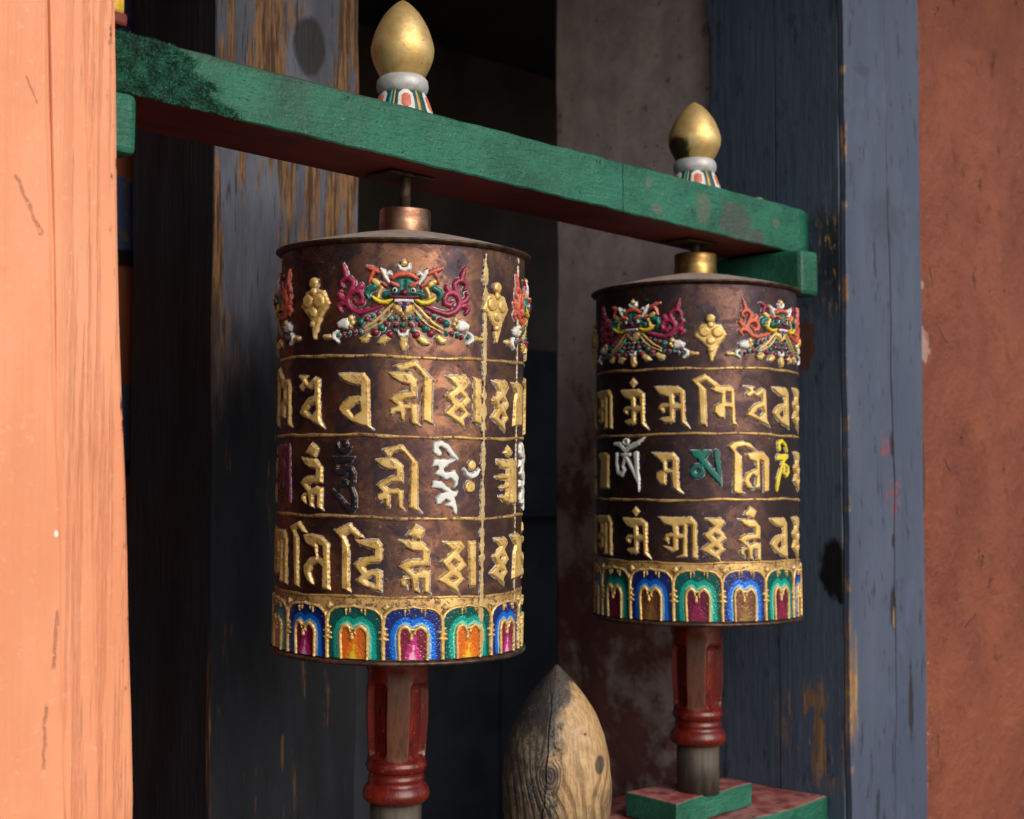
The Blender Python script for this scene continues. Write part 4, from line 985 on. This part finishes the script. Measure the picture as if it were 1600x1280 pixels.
def wheel(label, loc, lean_r, lean_c, scale, P, cop, hubm, lines, letters, masks, mdz, msz, pends, pdz, arches, adz, asz, hub_top, rod_top, ax_bot, hrot, seams, seed):
    w = empty('prayer_wheel', label, 'prayer wheel', 'prayer wheels hung under the green beam')
    w.location = loc; w.scale = (scale,) * 3
    rm = Matrix.Rotation(R_(lean_c), 3, 'X') @ Matrix.Rotation(R_(lean_r), 3, 'Y')
    w.rotation_euler = rm.to_euler()
    drum = cyl_shell('drum', -.199, .1985, RAD, cop, w, seed=seed)
    lathe('lid', [(.1255, .1975), (.1285, .1982), (.1290, .1990), (.1280, .1996), (.118, .2026), (.100, .2072), (.080, .2120), (.060, .2164), (.042, .2198), (.0285, .2220), (.0262, .2228), (.0255, .2222)], M['lid'], w, 120)
    lathe('lid_rim', [(.1250, .1945), (.1274, .1952), (.1298, .1966), (.1308, .1978), (.1308, .1988), (.1298, .1995), (.1280, .1996)], M['rim'], w, 120)
    lathe('bottom_rim', [(.1235, -.2040), (.1292, -.2030), (.1304, -.2012), (.1300, -.1996), (.1275, -.1988), (.1246, -.1982)], M['rim'], w, 120)
    lathe('bottom_plate', [(.020, -.2036), (.1240, -.2026), (.1242, -.1996)], M['rim'], w, 96)
    lathe('hub', [(.0262, .2205), (.0266, .2225), (.0262, hub_top - .0012), (.0254, hub_top), (.006, hub_top + .0006)], hubm, w, 64, lambda r, z, a: (r * (1 + .02 * math.sin(3 * a + 1 + z * 60) + .012 * math.sin(7 * a - z * 150)), 0)); 
    lathe('spindle', [(.0055, hub_top - .002), (.0055, rod_top)], M['iron'], w, 24)
    lathe('axle', [(.0262, -.357), (.0262, ax_bot)], M['axle'], w, 48)
    turned_handle(w, hrot)
    for i, z in enumerate(lines):
        ringband('ridge', z, P['ridge'], w, .0015 if i < 3 else .0014, seed * 10 + i)
    # gilt header above the arches
    zt = lines[3]
    hd = lathe('gilt_header', [(RAD + .0002, zt - .031), (RAD + .0007, zt - .029), (RAD + .0007, zt - .001), (RAD + .0004, zt)], P['ridge'], w, 160)
    hd.data.attributes.new('sd', 'FLOAT', 'POINT').data.foreach_set('value', [1.] * len(hd.data.vertices))
    for (gl, ang, z, col, s) in letters:
        shapes = GL[gl]
        put('letter', relief(gl, shapes, 2.6, 1.7, .25, .5, 'round' if gl in ('hum', 'hrih', 'om', 'mat', 'ni', 'cres', 'dots') else 'bevel', grow=.15), P[col], w, R_(ang), z, s)
    for i, a in enumerate(masks): mask(w, P, R_(a), mdz, msz, i % 2 == 1)
    for a in pends: pendant(w, P, R_(a), pdz, msz)
    for (a, pn, dr) in arches: arch(w, P, R_(a), M[pn], M[dr], adz, asz)
    for i, (a, wd, z0, z1) in enumerate(seams):
        rr = random.Random(i + 40); f = []; z = z0
        while z < z1:
            f += [int(rr.gauss(0, 3.5)), int(z), max(5, int(wd * rr.choice((.35, .6, .8, 1., 1.3))))]; z += rr.uniform(25, 95)
        put('seam', relief('seam%d' % i, [('S', f)], .9, 1.2, 1.1 if i == 0 else .4, .55, 'round', jit=.5), P['palegold'], w, R_(a))
    return w

GL['mam'] = GL['ma'] + [('P', [0, 262, 58, 322, 0, 385, -62, 322])]
back = ['ti', 'ma', 'nam', 'da', 'kshab', 'hri', 'va', 'dhi', 'maa', 'mi']
L1 = [('mi', -66, 50, 'gold', 1.), ('va', -40, 44, 'gold', 1.08), ('da', -16.1, 44.8, 'gold', 1.), ('hri', 8.4, 52.7, 'gold', 1.), ('ksha', 29.5, 45.5, 'gold', 1.), ('bar', 39.6, 46.6, 'gold', 1.), ('ksha', 54.5, 43, 'gold', 1.), ('pra', 69.9, 46, 'gold', 1.),
      ('mat', -62.5, -25, 'maroon', 1.35), ('nam', -38.5, -27, 'gold', .98), ('hum', -21.4, -26.7, 'black', 1.), ('hrib', 3.4, -28, 'gold', 1.), ('hrih', 23.9, -27.8, 'white', 1.), ('dots', 36.5, -24.8, 'gold', 1.), ('cres', 37.1, -22, 'white', 1.), ('jam', 60.5, -24, 'gold', 1.), ('hrih', 80.5, -27.8, 'white', 1.),
      ('maa', -66.5, -107, 'gold', 1.1), ('ti', -40, -102.5, 'gold', 1.), ('dhi', -14.2, -103.1, 'gold', 1.), ('nam', 11.1, -103.4, 'gold', 1.), ('kshab', 27.9, -112.2, 'gold', 1.), ('barb', 37.8, -108.7, 'gold', 1.), ('kshab', 55.5, -109, 'gold', .93), ('pra', 71.5, -105, 'gold', 1.)]
L2 = [('maa', -71, 51, 'gold', 1.), ('mam', -43.5, 49, 'gold', .98), ('ma', -20.6, 50.6, 'gold', 1.), ('mi', 2.8, 58.4, 'gold', 1.), ('va', 27.5, 51.5, 'gold', 1.), ('da', 46.5, 51.5, 'gold', .92), ('ksha', 65.5, 52, 'gold', 1.),
      ('pra', -71, -23, 'gold', 1.), ('om', -47.1, -16.2, 'white', 1.), ('mab', -23.2, -26.3, 'gold', 1.), ('mat', -2.6, -20.5, 'teal', 1.), ('tib', 22.1, -20, 'gold', 1.), ('ni', 46.2, -18.3, 'yellow', 1.), ('ksha', 66, -24, 'gold', .95),
      ('maa', -71.5, -101, 'gold', 1.), ('mam', -42, -103, 'gold', .98), ('maa', -17.8, -101.2, 'gold', 1.), ('kshab', 1.5, -104, 'gold', 1.), ('nam', 22, -97, 'gold', .98), ('da', 43.5, -103, 'gold', .92), ('ksha', 63, -103, 'gold', .98)]
for L, rows in ((L1, (45, -26, -104)), (L2, (51, -22, -101))):
    for r, zz in enumerate(rows):
        for j in range(8): L.append((back[(j * 3 + r) % 10], 98 + j * 24.2, zz, 'gold', .95))
A1 = [(10.6 + 25.71 * (i - 2), ('p_blue', 'd_pink') if i % 2 == 0 else ('p_teal', 'd_orange')) for i in range(14)]
A2 = [(-7.2 + 25.71 * (i - 2), ('p_teal', 'd_crimson') if i % 2 == 0 else ('p_blue', 'd_brown')) for i in range(14)]
W1 = wheel('nearer copper prayer wheel with pale gold seams and pink and orange arched base band', (-0.11379, 1.462, 1.47301), .75, .8, 1.0, PAL1, M['copper'], M['hub1'],
      (.0873, .0119, -.0650, -.1398), L1, (4.6, 94.6, 184.6, 274.6), 0, 1., (-38, 50, 142, 230), -7, [(a, p, d) for a, (p, d) in A1], 0, 1.,
      .2465, .2905, -.425, R_(3), [(43.3, 30, -1985, 1930), (70.5, 11, -1985, 1930)], 1)
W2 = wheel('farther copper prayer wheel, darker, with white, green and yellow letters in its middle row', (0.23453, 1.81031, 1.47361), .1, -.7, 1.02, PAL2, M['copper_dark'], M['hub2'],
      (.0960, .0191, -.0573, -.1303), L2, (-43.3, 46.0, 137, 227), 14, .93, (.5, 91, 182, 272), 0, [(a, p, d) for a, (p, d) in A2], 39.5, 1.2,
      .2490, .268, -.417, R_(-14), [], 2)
